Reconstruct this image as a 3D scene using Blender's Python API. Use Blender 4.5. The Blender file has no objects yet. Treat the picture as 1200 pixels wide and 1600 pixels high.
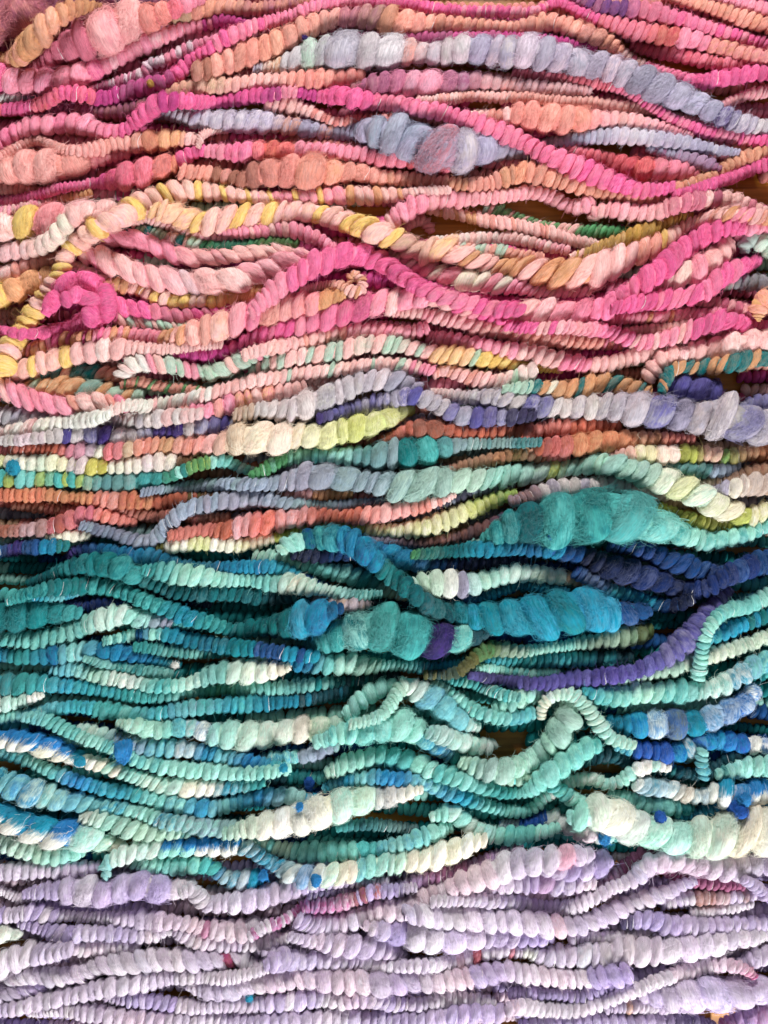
import bpy, bmesh, math, random
import numpy as np
from mathutils import Matrix, Vector

random.seed(7)
rng = np.random.default_rng(7)
SC = bpy.context.scene
COL = SC.collection
S = 0.0004            # metres per unit of the layout (0.4 mm)
CAM_H = 1600.0        # camera height above the table, layout units

# ------------------------------------------------------------ camera
cam_d = bpy.data.cameras.new('camera')
cam = bpy.data.objects.new('camera', cam_d)
COL.objects.link(cam)
cam.location = (0, 0, CAM_H * S)
cam_d.sensor_fit = 'VERTICAL'
cam_d.sensor_height = 24
cam_d.lens = 12.0 / (800.0 / CAM_H)
cam_d.clip_start = 0.01
cam_d.clip_end = 20
cam_d.dof.use_dof = True
cam_d.dof.focus_distance = (CAM_H - 42) * S
cam_d.dof.aperture_fstop = 1.7
SC.camera = cam

# ------------------------------------------------------------ room light
world = bpy.data.worlds.new('World')
SC.world = world
world.use_nodes = True
bg = world.node_tree.nodes['Background']
bg.inputs['Color'].default_value = (1.0, 0.97, 0.95, 1)
bg.inputs['Strength'].default_value = 0.11


def area(name, loc, target, size, power, col):
    d = bpy.data.lights.new(name, 'AREA')
    d.shape = 'RECTANGLE'
    d.size, d.size_y = size
    d.energy = power
    d.color = col
    o = bpy.data.objects.new(name, d)
    COL.objects.link(o)
    o.location = loc
    o.rotation_euler = (Vector(target) - Vector(loc)).to_track_quat('-Z', 'Y').to_euler()
    return o


area('window_light', (0.44, -1.08, 0.64), (0.0, -0.08, 0), (0.34, 0.22), 26.5, (1.0, 0.99, 0.97))
area('room_lamp', (0.08, 1.03, 0.68), (0, 0.10, 0), (0.34, 0.22), 16.3, (1.0, 0.97, 0.92))

SC.view_settings.view_transform = 'Standard'
SC.view_settings.look = 'None'
SC.view_settings.exposure = 0.0
SC.view_settings.gamma = 1.0

# ------------------------------------------------------------ dye colours
HEX = dict(hp='E26098', pk='EF94AC', lp='F4BEBB', lk='D6C0CC', pe='E7A092', or_='D79E72', ye='EFCB74', oc='C0974A',
           rs='C76C86', sa='DE8C86', rd='CB5460', mg='BE3F88', pl='A05C80', lv='A6A0B9', lvw='C3BCC2', lw='D5CBD7',
           cr='EDE7D5', wg='CBC2C2', gl='A49FB2', vi='5A559C', pu='46307E', dk='3B3656', ru='B4604A', co='D9765E',
           br='94604F', tn='C2A184', lm='C3C964', gr='4F9460', ol='5A5A32', sg='B0D0BE', mt='9DDACF', lt='4FB0AE',
           tl='067478', dt='074450', cy='1A93B4', bl='0D4880', rb='0A2A68', nb='06183C', gb='93A0B4', gt='84A2A2',
           wh='E6E6DE', li='C6B8D0', vl='B0A0CA', ch='45455A', op='DB9C80', az='2080C0', zb='1556AE')
HEX['or'] = HEX.pop('or_')


def lin(h):
    v = np.array([int(h[i:i + 2], 16) / 255 for i in (0, 2, 4)])
    return np.where(v <= 0.04045, v / 12.92, ((v + 0.055) / 1.055) ** 2.4)


PAL = {k: lin(v) for k, v in HEX.items()}


# ------------------------------------------------------------ materials
def wool_material(name, per_object):
    m = bpy.data.materials.new(name)
    m.use_nodes = True
    nt = m.node_tree
    N, L = nt.nodes, nt.links
    bs = N['Principled BSDF']

    def attr(n, obj):
        a = N.new('ShaderNodeAttribute')
        a.attribute_name = n
        a.attribute_type = 'OBJECT' if obj else 'GEOMETRY'
        return a

    def math_(op, a, b=None, c=None):
        n = N.new('ShaderNodeMath')
        n.operation = op
        for i, v in enumerate((a, b, c)):
            if v is None:
                continue
            if isinstance(v, (int, float)):
                n.inputs[i].default_value = v
            else:
                L.new(v, n.inputs[i])
        return n.outputs[0]
    lco = attr('lco', False)
    c1 = attr('dye', per_object)
    c2 = attr('dye_two', per_object)
    aux = attr('aux', per_object)          # x: random, y: two tone switch
    sep = N.new('ShaderNodeSeparateXYZ')
    L.new(aux.outputs['Vector'], sep.inputs[0])
    sl = N.new('ShaderNodeSeparateXYZ')
    L.new(lco.outputs['Vector'], sl.inputs[0])
    off = N.new('ShaderNodeCombineXYZ')
    L.new(math_('MULTIPLY', sep.outputs[0], 61.0), off.inputs[0])
    L.new(math_('MULTIPLY', sep.outputs[0], 37.0), off.inputs[1])

    def noise(scale3, detail, rough, nscale=1.0):
        mp = N.new('ShaderNodeVectorMath')
        mp.operation = 'MULTIPLY_ADD'
        L.new(lco.outputs['Vector'], mp.inputs[0])
        mp.inputs[1].default_value = scale3
        L.new(off.outputs[0], mp.inputs[2])
        n = N.new('ShaderNodeTexNoise')
        n.inputs['Scale'].default_value = nscale
        n.inputs['Detail'].default_value = detail
        n.inputs['Roughness'].default_value = rough
        L.new(mp.outputs[0], n.inputs['Vector'])
        return n.outputs['Fac']
    fibre = noise((6.5, 1.5, 1.5), 4.0, 0.62)
    fine = noise((15.0, 2.6, 2.6), 3.0, 0.65)
    blotch = noise((1.1, 1.3, 1.3), 2.0, 0.5)
    mott = math_('ADD', blotch, math_('MULTIPLY', math_('SUBTRACT', fibre, 0.5), 1.0))
    mr = N.new('ShaderNodeMapRange')
    mr.interpolation_type = 'SMOOTHSTEP'
    L.new(mott, mr.inputs[0])
    mr.inputs[1].default_value = 0.28
    mr.inputs[2].default_value = 0.74
    yy = math_('SUBTRACT', math_('MULTIPLY_ADD', math_('SUBTRACT', mott, 0.5), 1.1, 0.12), sl.outputs[1])
    m2 = N.new('ShaderNodeMapRange')
    m2.interpolation_type = 'SMOOTHSTEP'
    L.new(yy, m2.inputs[0])
    m2.inputs[1].default_value = -0.32
    m2.inputs[2].default_value = 0.34
    mx0 = N.new('ShaderNodeMix')
    L.new(sep.outputs[1], mx0.inputs[0])
    L.new(mr.outputs[0], mx0.inputs[2])
    L.new(m2.outputs[0], mx0.inputs[3])
    mx = N.new('ShaderNodeMix')
    mx.data_type = 'RGBA'
    L.new(mx0.outputs[0], mx.inputs[0])
    L.new(c1.outputs['Color'], mx.inputs[6])
    L.new(c2.outputs['Color'], mx.inputs[7])
    # every fibre took the dye a little differently
    hsv = N.new('ShaderNodeHueSaturation')
    L.new(mx.outputs[2], hsv.inputs['Color'])
    v1 = math_('MULTIPLY_ADD', fibre, 0.6, 0.70)
    v2 = math_('MULTIPLY_ADD', fine, 1.1, 0.45)
    L.new(math_('MULTIPLY', v1, v2), hsv.inputs['Value'])
    L.new(math_('MULTIPLY_ADD', fibre, -0.3, 1.12), hsv.inputs['Saturation'])
    L.new(hsv.outputs[0], bs.inputs['Base Color'])
    bs.inputs['Roughness'].default_value = 0.85
    bs.inputs['Specular IOR Level'].default_value = 0.18
    bs.inputs['Subsurface Weight'].default_value = 0.3
    bs.inputs['Subsurface Radius'].default_value = (1.0, 0.8, 0.8)
    bs.inputs['Subsurface Scale'].default_value = 0.0016
    bs.inputs['Sheen Weight'].default_value = 0.22
    bs.inputs['Sheen Roughness'].default_value = 0.45
    L.new(hsv.outputs[0], bs.inputs['Sheen Tint'])
    bp = N.new('ShaderNodeBump')
    bp.inputs['Strength'].default_value = 0.8
    bp.inputs['Distance'].default_value = 0.0009
    L.new(math_('ADD', fibre, math_('MULTIPLY', fine, 0.8)), bp.inputs['Height'])
    L.new(bp.outputs[0], bs.inputs['Normal'])
    return m


def fuzz_material():
    m = bpy.data.materials.new('wool_fibre')
    m.use_nodes = True
    N, L = m.node_tree.nodes, m.node_tree.links
    bs = N['Principled BSDF']
    a = N.new('ShaderNodeAttribute')
    a.attribute_name = 'dye'
    L.new(a.outputs['Color'], bs.inputs['Base Color'])
    bs.inputs['Roughness'].default_value = 0.6
    bs.inputs['Specular IOR Level'].default_value = 0.3
    return m


def core_material():
    m = bpy.data.materials.new('wool_core')
    m.use_nodes = True
    N, L = m.node_tree.nodes, m.node_tree.links
    bs = N['Principled BSDF']
    a = N.new('ShaderNodeAttribute')
    a.attribute_name = 'dye'
    L.new(a.outputs['Color'], bs.inputs['Base Color'])
    bs.inputs['Roughness'].default_value = 0.9
    return m


def wood_material():
    m = bpy.data.materials.new('oak')
    m.use_nodes = True
    N, L = m.node_tree.nodes, m.node_tree.links
    bs = N['Principled BSDF']
    tc = N.new('ShaderNodeTexCoord')
    mp = N.new('ShaderNodeMapping')
    mp.inputs['Scale'].default_value = (9, 170, 9)
    L.new(tc.outputs['Object'], mp.inputs[0])
    n = N.new('ShaderNodeTexNoise')
    n.inputs['Scale'].default_value = 1.0
    n.inputs['Detail'].default_value = 6
    n.inputs['Distortion'].default_value = 0.6
    L.new(mp.outputs[0], n.inputs['Vector'])
    cr = N.new('ShaderNodeValToRGB')
    e = cr.color_ramp.elements
    e[0].position, e[0].color = 0.32, (*lin('7E4A14'), 1)
    e[1].position, e[1].color = 0.68, (*lin('D79A4A'), 1)
    k = e.new(0.5)
    k.color = (*lin('B87C30'), 1)
    L.new(n.outputs['Fac'], cr.inputs[0])
    L.new(cr.outputs[0], bs.inputs['Base Color'])
    bs.inputs['Roughness'].default_value = 0.38
    bp = N.new('ShaderNodeBump')
    bp.inputs['Strength'].default_value = 0.25
    bp.inputs['Distance'].default_value = 0.0004
    L.new(n.outputs['Fac'], bp.inputs['Height'])
    L.new(bp.outputs[0], bs.inputs['Normal'])
    return m


M_COIL = wool_material('dyed_wool_coil', True)
M_FINE = wool_material('dyed_wool_fine', False)
M_FUZZ = fuzz_material()
M_CORE = core_material()
M_WOOD = wood_material()


def tag(o, label=None, cat=None, group=None, kind=None):
    if label:
        o['label'] = label
    if cat:
        o['category'] = cat
    if group:
        o['group'] = group
    if kind:
        o['kind'] = kind
    return o


# ------------------------------------------------------------ oak table
def build_table():
    bm = bmesh.new()
    bmesh.ops.create_cube(bm, size=1)
    bmesh.ops.scale(bm, vec=(1.5, 1.9, 0.03), verts=bm.verts)
    bmesh.ops.bevel(bm, geom=bm.edges[:], offset=0.004, segments=2, affect='EDGES')
    me = bpy.data.meshes.new('table')
    bm.to_mesh(me)
    bm.free()
    me.materials.append(M_WOOD)
    o = bpy.data.objects.new('table', me)
    o.location = (0, 0, -0.015)
    COL.objects.link(o)
    tag(o, 'smooth oak tabletop with fine brown grain lying under all the yarn', 'table')


build_table()

# skein | layer | options | label | dyes along x | path x,y,radius
DATA = '''
# group|level|opts|label|colours|path
A|2|f3 p1.5 m|fluffy plum and rust wool clump in the top left corner|-30:pl~ru 60:pl~sa 110:pl|-40,45,38 0,30,44 40,24,45 80,5,35 110,-30,25
A|3|t20|tan orange coiled strand climbing beside the fluffy plum clump|0:or 80:or~pe 150:or~br|-20,102,12 0,98,13 25,92,14 45,72,16 70,45,17 100,20,14 130,11,11 160,12,7
A|2|f2|rose strand swelling into a pale fuzzy round puff at upper left|0:pk 90:rs 120:pk~rs 175:rs~lp 240:sa 262:rd~pk 300:pk|25,115,6 38,112,7 60,103,10 75,95,13 90,85,16 108,76,20 130,62,32 172,46,38 215,32,28 245,25,18 265,17,15 285,8,13 310,0,9 340,-10,8
A|1||tan strand at the top edge passing under the hot pink strand|260:tn 330:op~pe 440:op~pl|255,28,10 290,22,14 315,16,15 340,12,14 370,13,13 400,14,11 440,9,10 480,2,9 520,-8,9
A|3|f1.3|thick pink strand with a white fleck ending under the magenta strand|-10:pk 60:hp~pk 170:pk 235:pk~wh 260:pk~pe 300:pk 340:mg|-15,122,20 30,128,17 70,130,20 100,126,19 130,118,19 160,105,13 185,92,12 205,82,13 235,65,15 260,55,12 290,45,10 320,39,9 345,32,10 380,37,8 410,40,6
A|2||thin muted pink strand with a kink between two brighter pinks|150:pk~pl 230:lk 300:pk~pl 350:pk~pl|140,140,6 170,132,7 195,125,9 225,115,10 233,100,9 250,97,9 275,86,10 300,75,10 330,65,9 365,55,8
A|3||magenta to hot pink strand running from the left edge over the top edge|-10:hp 110:hp~co 150:mg 250:mg~pl 275:hp 430:hp~pk 560:hp~pk 700:hp 850:pk 885:hp 1000:pk~rd 1030:rd~op 1070:pk 1110:pk~op 1180:pk~op|-15,172,9 30,170,10 65,163,10 85,152,10 100,145,10 130,148,12 160,155,11 190,147,12 215,140,13 245,132,14 270,122,13 285,108,11 305,92,10 330,78,11 350,62,13 375,50,12 400,40,10 430,32,9 460,24,10 490,10,10 520,5,9 560,2,9 600,6,9 640,8,9 680,14,9 720,18,9 770,18,9 810,20,9 835,18,9 855,10,8 872,3,8 888,10,9 920,26,10 960,38,11 1000,50,13 1040,56,14 1075,60,15 1100,68,13 1135,78,13 1170,86,12 1215,94,12
A|4||long hot pink strand crossing the lavender puff from left edge to the right|-10:pk~hp 60:pk 150:pk~hp 210:hp 400:hp~mg 425:mg~pl 455:pk 480:mg 500:hp 560:hp 580:hp~op 640:pk~hp 780:pk~hp 870:pk~hp 1050:hp|-15,235,12 5,222,14 25,207,13 50,198,14 80,195,15 110,192,15 135,196,16 155,205,13 180,207,11 200,203,11 215,188,13 235,170,14 255,160,13 285,158,12 310,160,11 340,160,10 370,155,11 400,150,11 430,148,10 450,143,9 470,145,8 500,150,10 530,150,15 560,155,16 590,160,14 620,163,13 650,168,12 680,175,12 720,185,12 760,200,14 790,212,15 810,218,13 840,235,13 870,248,15 900,262,18 930,275,17 960,285,14 990,296,12 1020,297,11 1050,293,10
A|3|t10|salmon strand with an orange streaked stretch above the big salmon slub|-10:lp~sa 130:sa~lp 200:pe~lp 245:op~ru 265:pe~ye 300:lp|-15,255,10 20,235,9 45,222,8 65,220,7 85,230,8 110,236,9 135,235,10 165,230,11 195,224,14 225,222,17 255,218,16 280,218,13 300,218,10 315,224,6
A|3|t30|short pale pink loop standing beside the orange streaked strand|300:lp|309,230,5 315,212,6 335,205,6 360,204,5
A|1|f2|big salmon slub with soft round bulges at the left edge|-10:sa~pe 60:sa~lp 90:sa~pe 140:pk~sa|-15,270,20 20,265,22 45,262,24 70,262,28 95,262,28 120,255,19 145,250,13 170,245,10 200,240,8
A|2||pink beaded strand thickening into a fuzzy red pink stretch|-10:hp 130:hp~pk 160:mg~rd 230:rd~pk 270:op~co 290:hp 330:pk 390:hp~pk 410:rd~co 450:rd~op 480:pk 600:rd~pk 700:rd|-15,314,7 20,312,8 50,308,8 75,300,8 100,293,8 125,290,8 150,286,9 175,282,16 200,276,22 225,270,22 250,262,18 270,258,13 285,250,13 300,240,11 315,236,10 335,237,11 355,238,12 375,238,16 400,237,17 425,237,17 450,237,16 475,235,12 500,236,13 530,238,12 560,241,13 600,248,14 640,252,12 670,258,12 710,264,10
A|2|f1.3|peach tan strand with a fat slub sagging below the lavender puff|290:pe 350:pe~br 430:pe~sa 470:sa~pe 520:op~pe 560:pe 690:pe~op 700:op 730:pe 800:op 840:pe~op 900:op~pe 1000:op~pe 1100:op|280,268,10 320,272,11 350,275,12 380,282,14 400,275,20 430,270,20 465,268,28 490,268,27 515,270,20 540,270,16 570,272,14 600,278,12 640,280,11 680,285,11 720,289,11 760,288,11 790,277,13 815,270,14 840,270,15 870,280,13 900,290,12 930,298,11 960,304,11 990,308,11 1020,309,12 1045,302,12 1070,292,11 1100,282,11 1130,266,11 1155,250,11 1180,242,11 1215,235,11
A|3|f1.8 m|lavender blue strand with two tangled puffs under the hot pink strand|248:lv 290:lv~lw 420:lv~lw 445:lv~op 480:lv 500:lv~op 540:lv 600:lv~gb 640:lv~gb 670:lv~gb 700:lv~rd 725:lvw~lv 760:lv 840:lv|240,180,7 265,178,10 290,183,13 310,187,15 340,188,15 370,190,16 400,192,17 420,193,15 445,197,14 470,200,14 500,205,12 530,208,10 560,205,12 580,206,18 605,208,24 630,215,27 652,226,26 675,232,34 700,238,33 725,235,30 750,230,24 780,234,16 800,237,11 840,240,9 880,246,7
A|3||pale lavender beaded strand curving above the wood gap at right|850:lv~cr 900:lv~gb 980:lw~lv 1060:lv~lw 1130:lv|840,224,7 880,220,9 910,216,10 940,213,12 970,212,13 1000,215,13 1030,218,13 1060,222,13 1090,228,11 1120,235,9 1155,238,6
A|2||short greyed lavender strand tucked below the pale lavender beads|1000:lv 1100:lv~pl|1010,232,7 1040,240,8 1070,246,11 1100,256,12 1125,264,6
A|4|f1.8 t16 m|large variegated lavender grey strand sweeping from centre top to right edge|400:lv~gl 430:op~cr 450:lvw 480:lvw~sg 525:lv~lvw 560:lvw~lv 600:lvw 630:lvw~pe 680:lvw~lk 735:lv 775:lk~lv 800:lvw~lv 830:lvw~lk 850:lv~gl 890:lv~lk 920:gl~lv 960:lv~lk 1000:gl~lv 1070:gl~lv 1115:lv 1130:pu~lv 1150:lv~lw 1200:lvw|395,108,6 430,103,10 450,98,15 475,92,20 500,85,23 525,82,29 560,82,27 590,82,27 620,82,23 650,84,17 680,85,16 705,80,18 730,75,20 755,78,22 790,82,23 820,80,25 850,84,24 880,92,21 900,97,19 930,103,20 960,110,21 990,120,23 1015,132,23 1040,142,23 1070,155,21 1095,167,17 1120,178,16 1150,190,14 1180,198,13 1215,204,13
A|3|f1.3|peach strand with a brown streaked bulge above the large lavender strand|300:pe~br 370:pe 410:pe~op 520:pe~lp 545:pl~pe 580:tn~pl 610:op~br 650:pe 700:op~pe 780:pe 860:pe 920:lp~ru 945:op~pe 970:lp 1050:hp~pk 1130:hp|300,112,13 320,110,15 345,100,17 370,92,18 400,82,18 425,72,18 450,60,17 475,45,16 510,32,14 545,28,14 580,28,18 600,32,22 640,38,18 670,38,14 700,38,12 740,40,11 780,42,10 800,44,10 830,38,13 860,36,14 890,42,14 920,55,15 945,65,12 965,78,10 990,97,9 1020,108,9 1060,120,9 1090,128,12 1120,125,14 1150,119,13 1180,115,12 1215,113,12
A|1||brownish peach beads half hidden below the peach bulge strand|260:tn~pe 330:tn~lp 400:pe~lp 480:sa~pe 560:sa|255,145,11 300,138,13 330,135,14 360,133,12 390,130,12 420,127,12 450,126,13 490,125,15 530,123,15 570,118,12
A|2|f1.3|dusky rose slub strand below the pale lavender strand|560:pl~br 630:pl~pk 660:lk~pk 690:pk~pl 720:lk~pl 800:lk~sa 920:sa~lk|550,142,9 590,132,16 620,130,20 660,132,22 690,132,19 720,130,15 750,127,14 790,132,11 830,138,11 870,140,10 925,142,8
A|2||salmon beads emerging below the hot pink strand near the centre|420:lp~sa 480:lp 560:sa|415,160,11 450,163,12 480,172,10 510,185,8 530,190,8 560,188,9 600,188,11 640,183,11 680,185,10 710,190,9
A|2||slim pale salmon strand threading right below the dusky rose slub|650:lp 800:pe~lp 1000:lp~pe 1150:lp~hp|650,158,7 700,155,8 740,150,8 780,152,9 800,152,9 830,153,9 870,158,9 920,160,9 960,165,9 1010,172,8 1050,182,8 1090,190,8 1130,196,7 1165,202,6
A|2|f1.2|fat salmon coils tapering to pink beads right of the hot pink crossing|740:lp 800:sa~pe 870:sa~pe 905:op~sa 960:lp~pk 1080:lp~pk|735,180,9 780,185,12 805,180,16 835,183,21 870,187,23 900,187,19 930,188,14 960,188,12 990,190,12 1020,196,10 1050,205,8 1085,213,6
A|2||deep pink strand showing along the underside of the large lavender strand|800:pk~rd 900:pk~rd 1000:hp~pk 1210:hp|800,115,7 840,117,9 870,122,9 910,127,10 950,132,9 985,143,9 1020,168,8 1060,190,9 1100,205,10 1140,213,10 1180,220,9 1215,223,9
A|2|t22|short pink beads rising to the right edge above the lavender tail|1120:pk~lp 1200:pk~lp|1115,172,7 1130,165,8 1150,155,9 1175,147,10 1215,141,10
A|2||muted pink strand along the top edge right of the pink peak|890:pl 960:pl~pu 1000:pk~rs 1080:pk~hp 1200:hp|880,-8,8 920,6,10 950,14,12 980,16,14 1010,18,15 1040,25,13 1070,33,12 1100,42,11 1140,55,11 1180,65,10 1215,74,9
A|2||peach beads descending to the right edge near the top right corner|1040:pe 1120:pe~op 1200:pe|1035,-8,9 1075,3,10 1110,12,10 1140,22,11 1170,32,12 1215,44,12
A|2||pink strand clipping the top right corner of the picture|1100:pk|1095,-12,8 1140,2,10 1180,12,11 1215,22,10
A|2||hot pink beads running just under the peach strand at right|1060:hp 1200:hp|1050,306,8 1080,298,8 1120,285,9 1150,275,9 1180,262,10 1215,250,11
A|1||white and lavender strand end glimpsed at the far left edge|-10:lvw~wh 60:gl|-15,153,9 20,155,9 45,154,8 75,158,6
A|1||deep rose strand lying in the gap under the magenta strand|80:pl 200:br~pl 300:sa~br|60,178,8 110,172,9 160,175,10 200,172,11 240,160,10 290,148,8
A|1||shaded magenta strand behind the white lavender coils near the top|540:mg~pl 700:pl~hp 880:mg|530,60,9 600,58,9 650,60,10 700,60,10 760,58,10 830,62,9 880,68,9 930,75,7
A|1|f1.2|red and pink beads in the wood gap below the pale lavender beads|890:rd~pk 970:rd 1000:rd~co 1060:pk~rd|880,228,8 910,240,10 940,248,11 970,257,15 1000,264,18 1030,265,18 1060,266,13 1090,272,8
A|1||plum strand running along the very top edge left of centre|120:pl 260:pl~dk|90,5,8 150,-2,9 200,2,9 250,2,10 300,-6,9
A|2||crimson pink strand behind the flecked pink at upper right|1000:hp~rd 1100:rd~pk|985,70,9 1010,78,10 1040,84,11 1070,88,11 1110,98,10 1150,100,10 1215,101,11
B|1||salmon beads at the left edge above the hot pink beads|-10:sa~lp 60:sa|-15,297,9 10,295,9 30,295,10 60,297,8 80,300,5
B|2||thin pink and tan strand tucked below the hot pink beads at left|-10:lp+pk 60:pk+lp 90:or~pe 130:or|-15,332,7 20,328,7 50,321,7 75,316,7 95,310,8 115,307,9 130,305,9 142,300,8
B|1|p1.5 t12 f.7|broad shaded pink strand with a mustard stripe at left|-10:lp 20:lp 35:ye 65:pk~rs 95:or~pe 130:lp|-15,357,22 20,352,23 45,350,25 75,348,27 100,345,25 120,338,21 150,332,18 175,328,14
B|3|f.8 p1.2|pale blush strand curling up in front of the broad mustard striped strand|-10:lp~lk 100:lp~cr 150:lp|-15,397,14 15,395,14 40,390,14 65,385,14 85,375,14 95,360,14 105,348,14 118,336,16 135,332,14 155,338,10
B|4|t-14 p1.15|pink and yellow candy striped strand descending from centre top to the lower left|0:ye+lp 60:lp+ye 300:lp+ye 390:lp+ye 470:pk+ye 600:lp+or 700:lp|2,585,20 5,568,20 12,550,19 25,532,18 36,515,16 48,495,15 60,478,14 70,460,13 80,445,12 90,430,12 98,415,13 102,402,14 110,390,15 125,378,17 145,362,18 160,352,17 180,344,18 200,331,18 220,319,17 245,310,16 265,302,16 285,297,15 305,297,14 340,302,12 370,305,12 400,308,12 420,310,12 450,308,12 490,307,13 530,306,14 570,306,13 600,306,12 640,303,9 670,298,8 705,297,6
B|2|p1.2|plain blush strand left of the candy striped strand|-10:lp 70:lp~pe 95:pk|-15,432,13 15,428,13 35,420,13 55,412,12 75,408,12 102,402,9
B|2|p1.3 t10|orange and cream twist at the left edge beside the hot pink loop|-10:ye~or 40:or 55:lp+or 95:or|-15,466,18 10,460,20 30,448,20 50,442,17 70,435,17 95,425,12
B|1||pink and olive strand end low in the gap left of the loop|-10:pk~lp 25:ol~lp 60:hp|-15,492,8 20,490,9 45,492,9 70,500,9
B|4|p2.6 f1.2|bright hot pink strand curled into a loop at left|0:hp 120:hp|-5,517,8 40,522,9 80,518,10 110,511,11 130,503,14 147,505,16 161,494,17 166,475,16 158,456,15 142,442,15 117,441,15 98,452,15 84,470,13 70,492,11
B|4|p2.4 f.8|short hot pink curl inside the loop|120:hp|98,474,9 112,462,12 128,461,13 142,473,14 143,491,14 132,506,12
B|3|t-30 p1.5|thick blush and peach ply twist crossing the left half below the candy stripes|130:pk~lp 200:lp+pk 240:pk~lp 300:lp~lk 340:lp 380:lp~pk 470:pk~lp|125,398,12 150,402,17 175,412,18 200,420,18 225,430,16 250,437,18 280,441,20 310,443,21 350,440,21 380,436,19 400,427,20 430,416,18 450,408,16 475,398,13
B|2|t-40 p1.9|pink ply twist with loose turns above the thick blush twist|160:pk 250:pk 300:lp~rs 400:lp 460:lp|155,374,13 180,372,15 205,374,15 230,380,15 255,390,15 280,400,15 310,402,14 350,402,12 380,397,12 400,395,12 430,393,11 465,396,9
B|1||thin teal and grey green beads under the yellow pink strand at left|190:tl 240:tl+sg 300:sg+lp 330:tl~gr 400:gr~ol 460:gr~ol|188,357,7 215,360,9 240,365,9 260,372,10 280,378,11 300,380,11 320,385,11 345,386,10 370,385,10 400,382,10 430,380,9 465,380,8
B|4|t30 p1.05|yellow and blush barber twist waving across the whole right half|240:lp~ye 300:lp~ye 330:lp+ye 400:lp+ye 520:lp+ye 600:lp+ye 660:lp~tn 700:lp~ye 760:lp+or 830:or+lp 930:or+lp 960:lp 990:pe+lp 1040:lp+ye 1100:lp+pe 1200:or+pk|235,330,11 260,330,16 285,338,18 310,348,16 335,346,17 360,342,19 385,340,18 410,338,17 430,335,17 460,332,17 490,333,18 520,340,18 550,350,19 575,358,20 600,368,19 625,376,17 645,388,17 662,395,21 680,390,21 700,391,19 720,400,16 745,408,15 770,415,15 790,418,15 820,420,17 845,425,21 870,428,23 900,427,23 930,425,24 955,415,22 980,402,18 1000,395,16 1020,385,15 1045,372,12 1062,360,10 1080,350,9 1100,343,10 1130,336,12 1160,336,12 1215,343,12
B|3||tiny blush kinked loop poking above the barber twist in the centre|630:lp~pk|630,366,7 636,354,8 645,347,9 657,343,9 668,350,8 674,364,7
B|2||slim blush beads between the candy stripes and teal beads|210:lp 370:pk~lp|205,352,7 225,341,8 245,345,9 265,352,9 290,362,10 310,368,10 340,372,10 385,370,9
B|3|t-12|small pink and cream arch left of the hot pink arch|330:pk 420:lp+pk 470:pk 520:pk|340,360,8 370,362,10 400,362,11 430,358,12 460,360,13 485,368,12 505,378,11 522,390,10
B|4|t25 p1.15|bold hot pink arch over the knotted tip in the centre|395:pk 470:pk~hp 560:pk~hp 650:hp 700:pk~hp 800:hp|390,492,9 415,467,14 440,445,17 465,430,18 490,415,19 520,403,20 550,399,19 580,403,18 605,415,17 625,429,16 645,443,15 665,453,14 690,462,14 720,471,14 750,478,14 780,484,13 815,486,11
B|3|t28 p1.1 f1.2|stout deep pink rope running from centre up to the right edge|380:hp 480:pk~hp 560:hp~rs 640:pk+lp 700:pk+lp 780:hp 830:pk~lp 900:rs~pk 960:pk~hp 1050:hp 1150:hp|375,534,9 405,525,13 430,518,15 460,510,17 490,501,18 515,493,20 540,487,21 570,478,21 600,472,20 640,465,19 665,463,18 690,467,16 720,478,15 750,487,15 780,490,16 810,489,20 850,488,22 880,491,21 910,489,20 940,483,18 965,470,17 990,452,17 1020,430,18 1050,405,18 1075,385,17 1100,370,17 1125,358,15 1145,350,12 1158,345,7
B|3|t22|orange and pink beads swelling into a peach slub below the hot pink loop|40:or+pk 100:or+hp 160:pk+or 240:or+pk 300:pe~lp 350:lp~or 390:pk~hp 420:pe~lp 470:pe~pk 500:or 530:or|35,548,9 60,543,12 80,535,12 105,530,11 130,528,10 150,525,10 175,522,11 200,522,11 230,525,11 255,527,11 280,526,14 300,521,17 330,513,20 360,505,21 385,496,22 400,492,22 430,485,22 460,478,20 490,475,17 515,466,13 540,462,9
B|2|t16 p1.15|blush to golden orange strand right of the hot pink loop|110:lp 180:or 230:lp+or 300:ye+lp 340:ye~or 380:or 430:or~lp|108,412,9 125,418,10 150,432,11 170,444,11 190,446,13 215,449,13 235,459,14 255,467,14 280,470,13 310,470,13 330,470,14 350,464,16 375,460,16 400,455,14 420,452,12 445,455,11
B|3||slim pink strand ending in an orange flecked knot under the arch|470:lp 530:lp~or 560:lp+or|468,456,7 490,449,7 510,446,7 530,447,8 546,454,9 560,456,9 567,446,8 560,433,8 550,430,8 547,440,8 556,424,7
B|1|t-25 p1.4|shaded pink twist leaving the loop towards the centre|165:hp 240:pk~rs 390:hp|160,470,10 190,480,14 215,483,13 245,489,13 270,494,12 300,493,11 340,488,11 370,480,10 395,472,8
B|1|t-30 p1.6|peach and sage thin twist under the shaded pink twist|165:lp+pe 230:sg+lp 300:sg|165,490,8 190,500,10 215,504,9 250,508,9 290,512,8 320,510,6
B|2|t10|blush and yellow coils along the left edge above the sage twist|10:lp 70:lp+ye 140:lp 180:lp 300:lp|0,592,12 40,577,14 70,566,16 100,558,17 130,551,18 160,545,19 180,545,16 210,544,11 260,546,9 300,541,8 350,537,7
B|1|p1.3|dark magenta strand lying in shade below the orange beads|190:hp 300:mg 400:hp|190,555,10 230,551,11 270,552,13 300,555,13 340,552,13 370,545,12 405,536,11
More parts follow.
